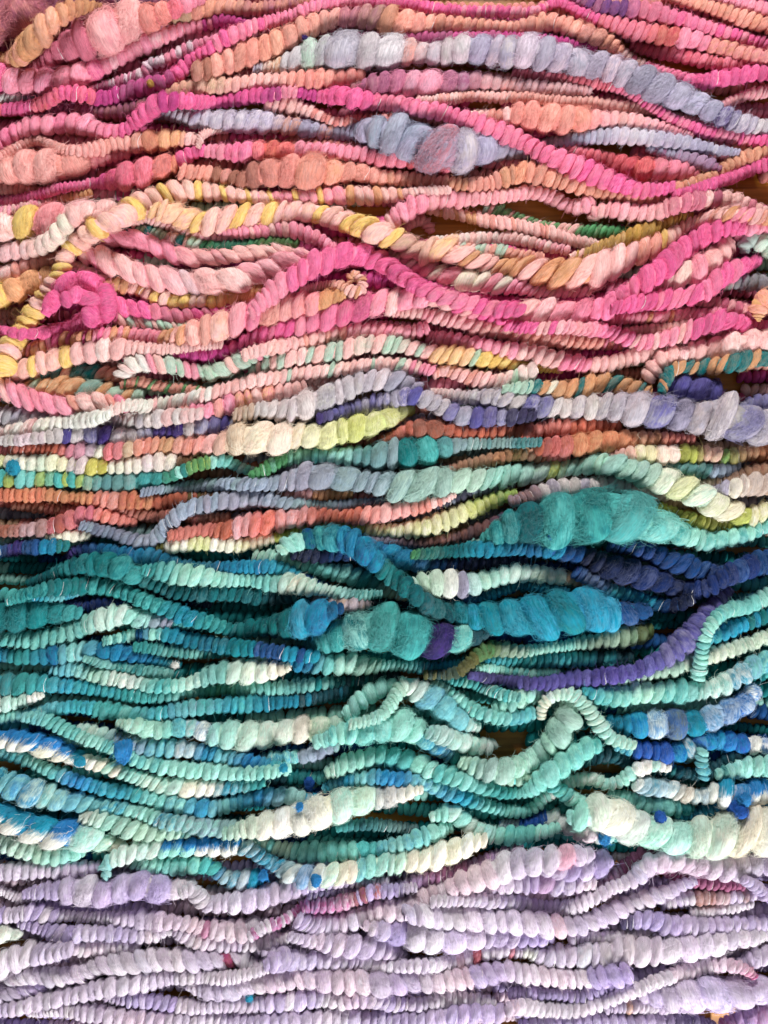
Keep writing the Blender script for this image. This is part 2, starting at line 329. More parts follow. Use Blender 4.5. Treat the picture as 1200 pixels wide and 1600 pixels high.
B|3|t-18 p1.3|white pink and mint twist curling beneath the dark magenta strand|190:lp~wh 220:wh+pk 260:sg+lp 300:pk+sg 340:sg+lp 400:sg+pk|190,590,9 195,580,11 205,570,13 222,566,13 245,567,13 265,570,12 290,577,11 310,582,12 335,582,14 355,575,14 375,565,13 395,556,12 415,548,9
B|2|t22 p1.15|sage and blush strand fading to pale yellow right of centre|395:sg+lp 460:lp+sg 580:sg~lp 640:lp+sg 680:ye~lp 760:ye+sg 840:ye|390,582,10 420,570,13 445,562,14 480,556,14 510,553,14 540,546,14 570,538,13 600,538,13 630,541,12 650,546,12 680,553,14 710,555,14 740,559,14 780,563,13 810,570,10 840,574,8 880,579,6
B|3|t15|blush beaded strand ending in a rounded pink tip at centre|380:lp 500:lp+pe 600:lp~pk 670:pk|378,556,10 410,546,11 440,541,12 470,535,12 500,527,12 530,520,12 560,516,12 590,518,11 620,520,11 650,518,11 670,511,11
B|2|t20|smooth peach pink strand below the deep pink rope at right|610:lp 700:lp~pk 800:pe~lp 900:pe 980:pk|608,488,7 650,489,10 690,496,12 720,503,13 750,512,13 780,516,13 810,523,13 850,531,13 890,533,12 930,536,11 960,538,10 990,542,7
B|2|t16|pink beads starting beside the rounded tip and running right|670:pk 760:pk+lp 850:lp 900:pk~hp 950:lp 1030:lp|668,527,10 700,531,12 740,538,12 770,543,12 800,548,13 830,552,14 860,561,14 890,567,13 920,571,12 950,569,12 980,561,12 1000,553,12 1030,546,9 1060,542,8
B|3|t28 p1.15|pink and cream barber striped strand behind the hot pink arch|610:lp 650:pk+cr 780:cr+pk 800:pk 900:pk+lp|608,392,8 640,410,12 665,420,15 690,428,16 720,437,17 750,441,16 780,445,15 800,447,13 825,452,11 850,456,10 880,457,10 925,456,9
B|1||deep magenta strand in shadow inside the hot pink arch|490:mg 640:hp~mg|485,440,9 540,438,12 600,438,12 640,441,11 680,450,10 720,459,11 760,466,10 800,472,10 850,474,10 900,472,10 950,466,9
B|3|t16|pink strand bordering the oval wood gap right of centre|600:pk 640:pk+lp 700:lp~pk 800:pk~lp 910:lp~pk|596,362,11 620,340,14 640,326,16 665,316,16 690,311,15 720,312,13 745,310,12 770,308,11 800,304,11 830,300,11 860,308,12 880,318,12 900,324,13 915,321,13 926,311,9
B|3|f1.2|dusty blush strand with a round hooked tip below the peach strand|920:lp~rs 1000:pk~lp 1100:lp~rs 1190:lp|926,345,9 927,334,10 940,329,11 960,328,12 990,333,13 1020,333,13 1050,322,13 1075,315,14 1110,310,15 1140,312,14 1165,320,12 1195,330,8
B|2|t-20|thin blush and orange twist crossing the oval wood gap|660:lp+or 740:lp+or 800:lp+pe 900:lp|658,324,8 690,330,9 715,335,10 745,342,11 775,348,12 800,350,11 830,357,11 865,365,11 890,375,10 935,382,8
B|2|t12|even pale pink beads along the lower rim of the oval wood gap|680:lp~wh 800:lp 870:pk~lp|678,376,7 710,375,9 740,374,10 770,372,10 800,373,10 830,378,10 860,386,9 890,392,8
B|1|t20|peach and sage strand below the even pale pink beads|710:sg+lp 780:pe+sg 830:pe|705,384,8 745,392,10 780,392,10 815,400,10 850,402,8
B|1|t25 p1.3|green and blush barber beads in the wood gap at right|760:gr~sg 800:gr+lp 860:gr+lp 960:gr|755,328,8 775,330,11 800,337,8 840,350,7 870,357,9 905,362,10 935,362,10 960,362,9 990,360,6
B|3|t26|ochre beads above the barber twist at right|900:lp+oc 950:oc~tn 1010:oc 1070:oc|890,403,8 920,394,9 945,384,10 965,378,11 985,370,12 1010,362,13 1035,352,11 1060,343,9 1085,337,6
B|2|t25|blush bulbs stacked between the two hot pink ropes at right|985:lp 1060:lp~cr 1110:lp+pk 1140:lp|980,448,10 1030,441,15 1060,432,18 1082,425,23 1110,409,18 1130,394,16 1142,376,11
B|3|t30|hot pink rope ending before the grey green knot at right edge|960:hp 1100:pk~hp 1180:hp|955,482,9 1000,473,12 1030,468,14 1060,465,14 1090,460,15 1107,450,16 1125,436,16 1145,424,15 1165,415,13 1188,408,8
B|2|t20|pink and orange beads under the hot pink rope at right|935:pk 1000:pk+or 1060:lp~pk 1090:pk|930,502,9 975,498,10 1005,496,11 1040,495,11 1070,491,11 1100,492,10 1130,488,8
B|1||pale blush strand behind the pink and orange beads|980:lp~tn 1080:lp|975,520,8 1020,515,9 1050,511,10 1080,506,9 1110,515,8 1150,525,9
B|3|t24|hot pink strand rising to a smooth crest near the right edge|800:hp 900:pk~lp 970:hp~pk 1050:pk+lp 1100:hp 1200:hp|790,508,9 840,513,10 880,511,11 910,514,11 940,516,11 965,523,11 985,531,12 1005,535,12 1030,531,12 1060,523,13 1085,515,14 1105,507,15 1130,501,16 1155,506,14 1180,511,12 1215,512,10
B|2|f1.5|grey green woolly knot cut by the right edge|1150:sg~gl 1200:wh~sg|1164,396,9 1165,382,13 1175,372,15 1190,380,17 1215,392,18
B|2||pink strand touching the right edge above the grey green knot|1135:hp 1200:pk|1130,362,10 1150,358,12 1175,356,13 1215,352,13
B|3|f.6 p1.4|golden peach bulb with a pinched tip at the right edge|1180:ye~pe|1220,460,14 1200,466,16 1186,477,17 1184,490,10 1185,502,3
B|1||dim olive grey strand behind the golden bulb|1090:ol~sg 1210:gl~ol|1040,480,9 1080,462,10 1110,448,10 1150,440,12 1180,442,14 1215,448,14
B|1||dusky rose strand in the gap left of the golden bulb|1110:rs~lp 1160:rs|1090,470,8 1120,475,11 1150,482,12 1180,492,11
B|3|t14 p1.2|large blush beads above the teal and orange twist at right|1010:lp 1210:lp|1010,594,11 1018,580,14 1028,566,14 1042,558,14 1062,556,13 1080,551,14 1105,549,17 1130,545,18 1155,538,19 1180,535,16 1215,530,14
B|4|t30 p1.2|teal and orange barber twist hooking down at its left end at right|1030:tl+or 1210:tl+or|1033,614,8 1036,604,10 1041,592,11 1050,579,11 1067,573,10 1085,575,11 1110,572,13 1140,568,14 1165,562,14 1190,560,13 1215,555,11
B|3|t28 p1.25|teal orange and cream twist just above the grey white fat strand|790:sg 840:tl+cr 880:or+tl 930:or+tl 1010:or+tl|785,608,8 830,605,11 855,607,13 880,610,14 905,608,15 930,599,15 950,598,14 970,603,12 990,607,11 1018,612,8
B|2|t32 p1.5|broad sage green and orange twist at the left|35:pe 60:sg+or 120:tl~sg+or 160:sg+or 220:sg|30,603,9 60,605,14 85,605,16 110,607,17 140,610,16 165,613,15 195,617,12 225,616,9
B|1|t30 p1.6|green and peach twist peeking above the broad sage twist|50:gr~sg+pe 150:tl+pe 190:pe|50,585,9 90,583,12 120,582,13 150,582,12 180,586,10 198,596,7
B|2|t18|thin peach beads with green separations left of centre|190:pe+gr 330:pe+gr|188,602,7 215,596,9 240,602,10 265,606,9 290,608,8 330,612,6
B|3|t-32 p1.3|pink peach rope hanging low at the left edge|-10:pk+lp 60:pk+pe 110:lp+pe 190:pk|-15,603,12 10,610,15 30,618,15 55,625,15 80,632,16 105,633,16 130,631,15 160,629,13 195,631,10
B|2|t10|blush and buttery yellow strand above the purple flecked strand|285:or~pk 330:pk 390:pk~ye 450:lp|280,642,9 310,641,12 335,640,15 360,632,16 390,622,16 420,615,14 450,611,13 475,603,10
B|3|t22|thin pearly pink beads winding above the grey white arch|160:lp~wh 300:wh+lp 380:lp 500:lp+sg 540:lp 620:lp+sg 670:pk|160,648,8 185,637,9 205,633,9 230,635,10 255,631,10 280,626,10 310,620,10 340,612,11 370,604,12 400,594,12 430,590,12 470,584,12 500,580,12 520,578,11 550,574,11 580,569,11 610,569,11 640,573,10 675,579,8
B|2|t20|blush strand with a raised white tip right of the pearly pink beads|680:lp 720:lp+pe 770:lp+sg 820:wh~lp|676,586,8 698,578,10 720,585,11 745,592,12 780,596,13 808,592,14 826,582,13 840,577,8
C|2||grey lavender coils at the left edge above the pearly strand|-10:gl~wg 40:wg~gl 120:gl|-15,650,12 15,650,13 40,651,14 65,652,12 90,655,9 130,657,8
C|3|t24|pearly white and pink strand fraying out near the left|-10:lp~wh 60:wh+lp 110:wg~wh 165:wh|-15,680,9 15,673,11 40,670,12 65,667,12 95,660,12 120,657,13 145,655,12 170,648,8
C|2||warm grey beads right of the pearly fraying strand|150:wg~gl 260:wg 310:lp~wg|145,657,9 180,657,10 200,658,12 225,657,14 255,653,14 280,650,12 315,647,10
C|3|t12 p1.15|white strand with deep purple patches across the left|-10:wg 50:wg~lk 85:wg 100:pu~vi 130:wg 155:vi~gl 182:pu 205:gl~wg 240:vi~gl 268:pu 290:wg 320:vi~gl 350:vi~pu 390:gl|-15,690,8 20,688,10 50,686,11 75,683,11 100,680,15 130,678,16 155,681,17 180,683,16 200,683,13 225,680,11 245,677,10 265,676,12 290,671,14 320,666,16 350,663,16 370,661,12 395,656,8
C|3|t18 f1.2|plump grey white strand arching up in the centre|370:wg~tn 440:wg 540:wg~gl 600:wg~lw 660:gl|365,650,9 400,642,12 425,639,15 450,641,20 475,636,23 500,626,21 525,616,18 550,603,16 570,596,15 595,593,16 620,596,16 640,603,13 660,610,9
C|3|f1.4 t14 m|fat grey and lavender strand ending in a big smoky bulb at right|680:wg~lp 740:wg~gl 800:wg 840:gl~vi 880:wg 940:gl~wg 1000:wg~gl 1030:gl~vi 1060:gl~dk 1090:wg~gl 1120:gl~wg 1140:wg~dk 1160:gl~vi 1200:gl~wg|672,612,8 700,616,10 725,620,13 755,620,14 785,622,14 805,626,17 825,631,18 850,634,16 870,636,15 890,636,15 915,636,18 940,636,21 965,636,23 990,639,26 1015,641,28 1045,644,27 1075,649,27 1100,654,28 1125,650,38 1150,657,34 1175,667,25 1215,668,22
C|3|t14|lavender strand with violet patches rising beneath the grey white arch|500:pu~dk 540:gl~vi 580:gl 630:vi~lw 650:vi 670:gl~wg 700:gl 725:vi~gl 745:vi~pu 780:vi~gl 830:dk|495,655,9 535,644,11 560,636,12 590,629,13 615,623,13 640,619,14 660,621,14 680,631,14 700,641,15 720,649,16 745,653,16 770,651,15 800,651,13 835,651,8
C|2|f1.4|dark violet woolly bumps behind the teal and orange hook|1030:pu~dk 1060:pu~vi 1100:dk~vi|1030,600,9 1055,603,16 1075,606,19 1100,611,19 1128,608,12
C|2||small grey violet coils by the smoky bulb at the right edge|1150:gl~vi|1150,640,8 1180,630,13 1215,626,13
C|4|t16 f1.1|rose to cream and lime strand with fat glossy coils left of centre|-10:rs~br 90:ru~co 120:lk~rs 150:lk 165:cr 180:co~rs 205:cr~tn 225:lp~co 262:tn~or 285:co~lp 330:lp~sa 355:tn~cr 385:cr~tn 410:cr~pe 440:cr~lp 480:cr~lm 540:lm~cr 600:lm~cr 645:lm~ol|-15,702,8 30,702,9 60,702,9 90,702,11 120,705,16 150,704,13 175,705,14 200,702,12 225,698,12 255,695,14 285,696,16 310,696,17 335,695,16 360,690,20 385,683,26 410,686,27 430,686,26 455,682,21 480,681,20 505,681,20 530,676,21 555,669,20 590,660,19 610,652,16 630,645,12 650,640,8
C|2||cream strand with a lime patch below the purple flecked strand|-10:lm~cr 10:cr 60:cr~sg 100:cr~lm 115:lk~cr 130:lm 150:lm~oc 165:cr 220:cr~lk 260:lk~cr 285:ol~br|-15,718,9 20,721,12 50,723,14 85,723,15 110,726,13 130,728,17 150,730,15 170,729,12 190,728,13 210,726,14 235,722,15 260,722,14 280,722,11 315,716,9
C|3|t10|teal and green beads waving from the left edge to centre|-10:lm~gr 25:lt 50:mt~lt 65:lm~gr 80:gr~mt 95:lt 122:gr~lm 145:lt~gt 170:gt~tl 200:lt~gt 235:tl~lt 265:gr~tl 290:mt 318:lm~gr 335:mt 360:lt~mt 400:gt|-15,748,12 10,749,13 35,749,15 60,749,13 85,748,14 110,749,12 125,751,11 145,753,13 170,754,15 195,753,16 220,751,16 245,748,14 265,744,11 285,736,10 305,728,10 330,721,11 350,719,11 365,726,10 380,733,9 402,738,8
C|3|t12 f1.1|green beads swelling into a smoky teal slub at centre|395:gr 470:gr~mt 490:mt~lt 530:gt~mt 580:gt~tl 620:gt~gb 655:tl 685:tl~lt 700:gb~gt 760:gt 840:gt~tl|390,746,9 415,733,11 440,719,12 460,713,13 485,711,12 515,711,12 540,713,13 570,712,16 600,711,19 630,709,22 655,705,21 680,700,18 700,697,15 725,695,10 760,693,8 800,692,8 845,691,8
C|2|t10|rust coloured beads running right from under the lime tip|600:br~ru 635:sa~ru 660:ru~br 700:ru 760:co~ru 800:ru 840:ru~sa 880:co~sa 910:co 965:ru|595,690,9 630,676,14 655,671,17 685,672,16 710,675,13 740,677,12 765,676,13 795,673,14 820,676,14 840,673,13 865,669,12 890,668,13 915,666,13 940,665,11 970,666,9
C|2|t8|second rust strand with larger orange coils at right|840:ru~br 870:ru~rs 915:ru~or 945:co~or 975:co~or 1000:co~tn 1020:or~br 1050:ru~sa|835,700,12 870,698,16 895,696,18 920,694,19 945,691,18 970,689,16 995,688,13 1020,686,12 1045,686,11 1085,688,9
C|2|t8|peach lime and green beads reaching the right edge|955:br~lp 985:cr~pe 1005:lm~cr 1040:lp~cr 1060:lm 1085:lm~ol 1115:lp~tn 1135:gr~lm 1165:tn~or 1190:or~co|950,713,9 985,711,14 1010,710,15 1035,711,15 1060,709,14 1085,711,13 1110,709,13 1135,715,13 1160,709,13 1185,709,12 1215,706,12
C|1||peach and olive beads shaded below the smoky teal slub|680:sa~br 760:tn~br 780:or~br 810:or~ol 830:co~tn 880:sa|670,738,7 720,729,9 750,721,10 780,716,11 800,709,12 830,711,11 850,713,10 890,714,9
C|4|t24 p1.1 f1.1|long grey blue to sage and pale yellow strand with slanting fat coils|220:gb 300:gt~gb 420:gb 470:gb~gl 530:gb~gt 580:gt~gb 640:gt~sg 690:gt~sg 740:sg 790:sg~mt 840:gb~sg 860:mt~lm 890:mt~sg 940:sg~mt 1000:gt~sg 1040:sg~cr 1060:cr~lm 1095:mt~cr 1130:lm~cr 1170:lm 1200:lm~cr|220,770,6 250,765,7 275,763,8 300,760,9 330,758,10 360,757,10 390,757,11 420,756,12 450,751,15 475,744,21 500,744,23 530,746,19 555,751,17 580,753,17 605,756,19 635,759,24 665,758,24 700,753,21 725,751,17 755,749,15 780,746,15 810,741,15 830,739,16 855,736,15 880,731,13 905,729,14 930,726,15 955,725,16 985,734,17 1010,742,19 1035,751,20 1060,761,20 1085,771,19 1110,785,19 1135,797,18 1155,807,16 1172,808,15 1190,799,14 1215,789,13
C|2|t10|orange rust bead row at left below the teal beads|-10:ru~co 60:co~or 120:or~ru 160:co~lp 220:or~ru 260:ru 340:ol~br|-15,770,9 10,772,10 30,772,11 55,773,11 80,773,11 110,778,11 140,779,12 175,781,14 200,781,15 230,784,13 260,783,12 285,779,11 310,776,8 345,773,7
C|2||short golden brown beads under the grey blue fat coils|435:br 465:lp~co 490:or 545:or~ol|430,775,8 460,775,9 490,774,10 520,773,10 550,772,8
C|3|t14|slate lavender strand dipping and rising at the left centre|130:gb 180:gb~dk 235:gl~gb 300:gb 380:gb~gl 470:gb~gt 560:gb~ch 620:ch|125,820,8 155,828,10 180,835,10 205,843,11 230,847,12 250,836,13 265,818,13 280,803,13 295,794,13 315,789,13 335,785,14 365,781,14 390,779,14 410,781,12 440,786,11 470,788,9 500,790,8 530,790,9 560,786,8 610,782,7
C|1||grey blue strand end low at the left edge|-10:gb 70:gb~dk|-15,800,10 20,803,10 45,804,8 75,804,7
C|2|t10|brick rose beads at the left edge above the blue strands|-10:ru~br 60:br~lk 90:ru~rs 130:sa~rs 165:co~sa 215:ru~sa|-15,830,10 10,829,11 35,829,12 60,826,14 80,823,14 100,816,14 120,809,15 145,804,13 165,806,11 185,811,10 215,816,9
C|3|t16|rose and coral coils left of centre above the teal arch|268:ru~sa 330:sa~ru 350:ru 385:sa~lk 415:co~rd 440:sa~lk 500:ru~sa 560:co~sa 600:lp~sa 660:lp~co 710:lp|262,838,9 295,831,11 325,829,12 355,828,15 380,821,17 400,819,19 425,816,18 450,811,16 480,808,15 510,807,12 540,808,12 565,806,13 600,801,14 630,796,13 660,790,11 690,781,8 712,771,6
C|2|t12|cream and lime strand rising from beneath the rose coils|250:ol~lm 275:cr 310:lm~cr 340:cr 370:lm~cr 400:or~cr 440:lm 545:lm 620:lm~cr 690:lm~cr 750:cr~lm 790:lm~gr|245,858,8 275,851,13 300,849,13 330,849,12 355,851,12 385,851,12 405,846,11 430,840,9 470,829,9 510,823,9 545,822,9 565,825,10 590,828,10 620,829,11 650,826,14 680,819,15 705,809,14 730,799,13 755,789,12 780,779,11 808,770,8
C|1||cream coils shaded beside the blue strand at left|55:cr~ol 110:cr 140:cr|50,840,8 85,838,10 110,837,12 142,838,9
C|1||brown rose strand in the gap below the orange bead row|20:br 100:br~sa 250:sa~br 350:br|20,790,8 60,793,9 100,796,9 150,792,8 200,798,10 240,806,11 270,803,11 310,812,10 360,808,9
C|1|t10|charcoal beads in the gap beside the pink thread tip|680:ch 800:ch~gb|680,790,8 710,779,10 740,766,11 775,761,10 805,758,8
C|2|t8|grey white beads above the big teal puff|800:gl~br 840:wg 870:gl~wg 920:wg 970:wg~gl 1005:lp~wg 1040:lp~tn|795,784,9 820,779,11 845,771,15 870,764,16 895,761,14 920,759,13 945,756,13 970,758,13 990,766,12 1010,771,10 1045,776,9
C|1||tan beads by the right edge below the lime and green beads|1090:cr~tn 1180:tn~br|1085,760,7 1120,751,9 1150,746,11 1180,737,12 1215,735,12
C|2||pale grey fat coils at the right edge over the navy gap|1105:gl 1140:cr~wg 1200:wg~tn|1108,767,8 1140,764,14 1170,758,16 1215,756,16
C|1||smoky teal beads below the peach and lime beads at right|1020:gt 1060:lt~gt 1090:gt~tl 1120:gb|1020,724,8 1050,728,10 1075,733,12 1100,735,12 1125,736,11 1155,728,8
C|1||olive lime beads peeking under the pale yellow coils at right|1030:lm~ol 1100:ol~lm|1025,792,8 1050,802,10 1080,814,12 1110,820,12 1145,824,10
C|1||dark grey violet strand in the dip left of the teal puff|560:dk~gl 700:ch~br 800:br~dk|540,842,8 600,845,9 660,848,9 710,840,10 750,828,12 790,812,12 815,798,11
D|3|f1.6 p1.25 t10 m|huge fluffy teal slub tapering into mint beads at right|755:tl~lt 820:tl~dt 850:tl~lt 880:tl~lt 920:lt~tl 960:lt 1010:mt~lt 1080:mt 1210:mt~lt|752,845,8 785,830,19 815,818,29 850,818,33 870,813,39 895,812,41 920,806,44 950,802,47 975,806,44 1000,816,37 1025,822,25 1050,829,18 1080,840,15 1110,846,15 1140,841,14 1165,834,13 1190,824,12 1215,818,12
D|2||blue and violet beads at the left edge atop the teal skein|-10:bl~cy 15:bl~pu 50:bl 75:cy~bl 105:tl|-15,863,11 10,861,12 30,856,12 55,854,12 80,854,12 105,852,9
D|3|t8|royal blue to cyan bead row below the cream coils at left|105:rb~pu 140:rb~bl 190:bl~cy 250:cy~bl 300:bl~tl 400:cy~bl 450:lt~cy 510:bl|106,872,7 120,861,10 145,858,11 175,861,12 200,866,13 230,869,14 255,874,13 280,881,10 310,886,9 340,888,10 370,886,11 400,886,11 430,886,11 455,893,10 480,906,9 515,917,7
D|3|t12|dark teal strand arching at left then running straight to centre|45:tl~dt 150:tl 200:tl~lt 250:dt~tl 300:dt~tl 400:dt~tl 480:dt|42,912,7 75,901,9 100,891,12 125,883,14 150,881,17 180,883,19 200,891,19 215,901,15 240,912,11 265,922,11 290,925,13 325,927,14 360,926,13 400,930,14 440,931,13 490,928,9
D|3|t14|pale mint slub and beads above the straight dark teal strand|225:lt~tl 260:mt~lt 310:mt~sg 350:mt 420:mt~lt 455:mt~cr 490:mt~wh 560:mt~tl 600:tl|222,889,8 255,893,13 285,897,15 310,900,14 340,905,12 370,906,11 400,906,12 425,909,14 450,911,15 475,916,13 500,921,9 525,926,9 550,929,9 570,930,9 598,928,6
D|2|t14|mint beads fanning right just above the pale mint slub|400:mt~sg 470:mt~lt 560:tl~lt 640:tn~mt|395,870,9 430,872,11 460,876,12 490,884,12 515,892,13 540,898,15 565,905,15 590,915,13 615,925,11 640,935,8
D|4|t14 m|teal strand winding down to a fuzzy cyan puff at left centre|10:tl~lt 120:tl 150:tl~lt 230:tl~lt 290:tl~cy 330:lt~tl 370:tl 430:tl~dt 460:cy 490:cy~bl 530:bl~dt|10,940,7 35,931,10 60,923,11 85,919,12 110,916,14 140,914,14 170,918,13 200,926,12 225,938,13 250,946,14 275,956,14 300,966,14 325,972,13 345,980,11 370,985,12 395,981,13 420,980,16 440,976,18 460,972,26 480,967,30 500,964,25 516,956,13 535,950,8
D|3||short cyan frayed end at left inside the teal curve|55:lt~cy 125:mt~cy|50,931,8 85,932,9 110,929,8 128,926,4
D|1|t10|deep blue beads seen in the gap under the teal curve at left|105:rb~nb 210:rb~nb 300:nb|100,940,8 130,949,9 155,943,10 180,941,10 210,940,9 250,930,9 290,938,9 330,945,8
D|2|f1.5|woolly teal slub at the left edge above the mint white strand|-10:tl~dt 60:tl 100:lt~tl|-15,966,21 15,963,25 45,957,26 70,956,23 95,958,16 125,958,9
D|3|t18|mint strand with a white lavender swell at left|-10:mt~lt 50:mt~lt 135:mt~tl 155:wh~mt 180:wh~mt 205:mt 225:gb~mt 245:gl~gb 270:lt 320:tl|-15,995,11 10,998,12 30,999,13 60,999,13 90,994,13 115,986,13 135,976,14 155,970,17 175,963,18 200,961,16 220,968,14 245,971,12 265,973,10 290,976,8 330,980,7
D|2|t10|blue green strand of tight coils at the left edge below the mint strand|-10:bl~cy 30:lt~tl 80:cy~bl 110:mt~cy 150:cy~bl 190:bl~cy 280:cy~tl|-15,1022,10 20,1025,11 50,1025,13 80,1023,15 110,1019,15 140,1016,16 165,1016,15 190,1019,14 215,1026,12 240,1031,10 265,1038,9 285,1041,6
D|3|t8|fine mint and blue beads arching above the nested teal beads|160:tl~mt 200:mt 220:bl~cy 240:mt~lt 260:cy~tl 320:bl~tl 370:cy~tl 430:bl 490:cy~tl|160,1003,7 190,996,9 215,991,10 240,989,11 265,991,12 290,998,12 320,1004,12 350,1009,12 380,1013,12 400,1014,11 430,1018,10 460,1023,12 495,1026,10
D|2|t10|fine teal beads nested just below the mint and blue arch|210:lt~tl 280:mt~tl 350:tl|208,1010,8 240,1013,9 270,1018,9 300,1019,9 330,1021,8 358,1021,6
D|2|t12|grey mint fine beads curving at left below the nested teal beads|130:mt~tl 250:mt~tl 290:tl|130,1029,7 160,1036,9 185,1041,9 215,1046,10 245,1051,10 285,1054,8
D|3|t16|white mint strand turning to cream coils at left centre|80:mt~cy 110:cy~mt 150:mt~sg 190:mt~wh 260:lt~mt 290:mt~cr 325:tl~mt 345:mt~tl 375:cr~mt 430:cr|80,1046,9 110,1044,11 135,1050,11 160,1056,12 185,1061,12 215,1066,12 245,1072,12 275,1071,11 300,1066,12 325,1056,14 350,1049,17 380,1049,19 405,1049,17 430,1046,13 455,1042,7
D|2|t10|long teal bead row from the left edge towards the mint arch|-10:bl~lt 40:lt~tl 120:cy~lt 220:tl~lt 280:mt~tl 340:gr~lt 400:lt~mt 460:mt~tl 540:tl 620:dt|-15,1070,15 15,1070,17 45,1070,16 75,1069,14 105,1071,12 135,1074,11 165,1079,11 195,1084,11 230,1087,11 260,1087,11 290,1082,10 320,1079,10 350,1076,10 380,1076,10 400,1076,11 425,1076,11 455,1073,11 490,1069,11 520,1066,10 545,1064,9 580,1060,9 625,1055,8
D|2||chalk white strand tip at the left edge below the long teal row|-10:wh~mt 40:mt~wh 65:wh|-15,1100,13 10,1098,14 30,1096,10 50,1091,9 68,1085,5
D|2|t10|grey teal strand of round coils below the wood sliver at left|-10:lt~mt 60:cy~mt 110:lt~cy 160:lt 200:lt~mt 260:lt~cy 300:gb~lt 380:cy~lt 440:cy~dt 540:dt|-15,1125,10 20,1119,10 50,1113,10 80,1108,11 105,1106,11 130,1104,10 160,1109,14 185,1113,14 215,1118,13 245,1116,12 270,1111,13 300,1106,13 335,1103,12 370,1101,13 400,1099,13 430,1096,12 470,1093,11 510,1086,10 545,1078,9
D|4|t-8 f1.2 m|thick teal blue strand arching down into a huge cyan slub at centre|435:mt~sg 465:mt 480:bl~tl 505:tl~lt 540:bl~cy 585:cy~bl 600:tl 640:tl~dt 700:dt~tl 740:tl~cy 780:cy~tl 820:tl~cy 845:tl~cy 885:cy~tl 915:bl~cy 950:cy 1010:bl|436,862,10 455,849,15 480,844,17 505,841,18 530,841,19 555,849,20 575,863,19 590,880,17 605,895,15 625,909,16 645,926,17 660,940,17 675,950,16 695,956,17 720,960,19 745,965,21 775,966,26 800,965,30 820,967,34 840,965,38 865,960,40 885,955,42 910,950,37 935,954,30 960,960,25 985,957,16 1005,955,11 1018,955,6
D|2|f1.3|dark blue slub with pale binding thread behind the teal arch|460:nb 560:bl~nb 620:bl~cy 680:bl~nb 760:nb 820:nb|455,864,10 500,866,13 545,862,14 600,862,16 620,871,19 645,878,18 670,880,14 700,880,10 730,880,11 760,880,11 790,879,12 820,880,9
D|3|t14|dark teal beads deepening to royal blue towards the right edge|645:dt~gr 700:tl~dt 760:cy~dt 850:bl~cy 880:bl 930:nb 980:nb~rb 1020:rb~nb 1060:nb~rb 1140:rb 1210:rb~bl|642,867,7 680,864,10 710,861,11 735,858,12 765,857,13 800,856,12 830,857,13 855,857,15 880,861,16 905,866,16 925,875,17 940,881,19 965,890,21 990,896,21 1015,903,19 1040,912,18 1060,920,16 1085,922,15 1110,915,14 1135,900,15 1160,889,17 1185,880,16 1215,872,16
D|2|t16|royal blue strand under the mint beads at right|955:nb~bl 1000:bl~rb 1110:rb~bl|950,853,10 990,856,13 1010,862,15 1035,871,15 1060,880,17 1085,888,16 1110,896,14 1140,898,11
D|3|t8|chalk white strand with lavender coils right of the teal arch|635:mt~sg 680:wh~sg 705:gl~wh 722:gl~lv 745:mt~sg 790:wh~mt 870:wh~sg 910:tn|634,922,10 660,913,17 685,913,21 705,913,20 725,915,17 750,909,14 775,901,15 800,896,14 825,896,14 850,899,14 875,901,13 895,905,11 915,913,7
D|1|t8|dark cyan beads beneath the chalk white strand|690:bl~dt 820:cy~dt|690,932,9 730,936,10 760,931,9 790,921,9 815,913,8 850,918,8 890,924,7
D|3|t12|cyan beads trailing down between the navy strand and cyan slub|900:pu~bl 930:bl~gb 960:cy~lt 1000:cy~tl 1040:bl~nb 1080:nb|898,892,12 925,906,12 945,918,11 965,925,11 985,930,11 1005,936,11 1030,945,12 1055,946,13 1085,935,10
D|3|f1.8 t10 m|mottled sea green slub with a violet blue patch under the teal arch|465:lt~dt 520:tl~lt 560:mt~tl 590:lt~tl 620:tl~lt 650:lt~tl 666:tl~lt 672:pu~nb 703:pu~nb 708:lt~bl 715:mt~lt 760:dt|462,1006,9 495,1004,15 520,995,23 550,986,30 580,981,36 610,981,38 640,990,38 665,998,32 690,1000,26 720,998,20 745,992,13 770,985,7
D|2|t14|mint strand with a blue stretch below the mottled slub|400:mt 430:bl~cy 470:bl~cy 490:lt~bl 510:mt~lt 545:mt~sg 570:ol~mt 610:lt~mt 680:cy~tl 760:lt~cy 830:tl~lt 900:cy~lt 980:dt|395,1020,10 430,1026,12 460,1031,15 490,1035,15 520,1038,16 550,1036,15 575,1041,13 600,1040,9 625,1040,8 650,1042,10 680,1044,9 710,1040,9 750,1033,9 800,1030,11 830,1032,11 870,1031,11 910,1029,11 950,1028,11 985,1026,9
D|3|t10|olive brown beads kinking up into green coils right of centre|665:ol~dt 730:ol 765:ol~gr 800:sg~ol 840:mt~sg 890:lt~mt 950:sg~ol 1000:ol~gr|662,1054,8 695,1054,9 715,1050,10 730,1040,10 745,1025,11 760,1015,13 785,1015,12 815,1018,10 840,1015,9 870,1011,9 900,1005,10 930,1001,12 960,996,15 990,991,16 1018,985,10
D|2|t8|tiny pale mint beads right of the olive kink|735:mt 870:mt~lt|725,1045,7 765,1045,8 800,1048,9 825,1052,10 850,1051,9 875,1050,6
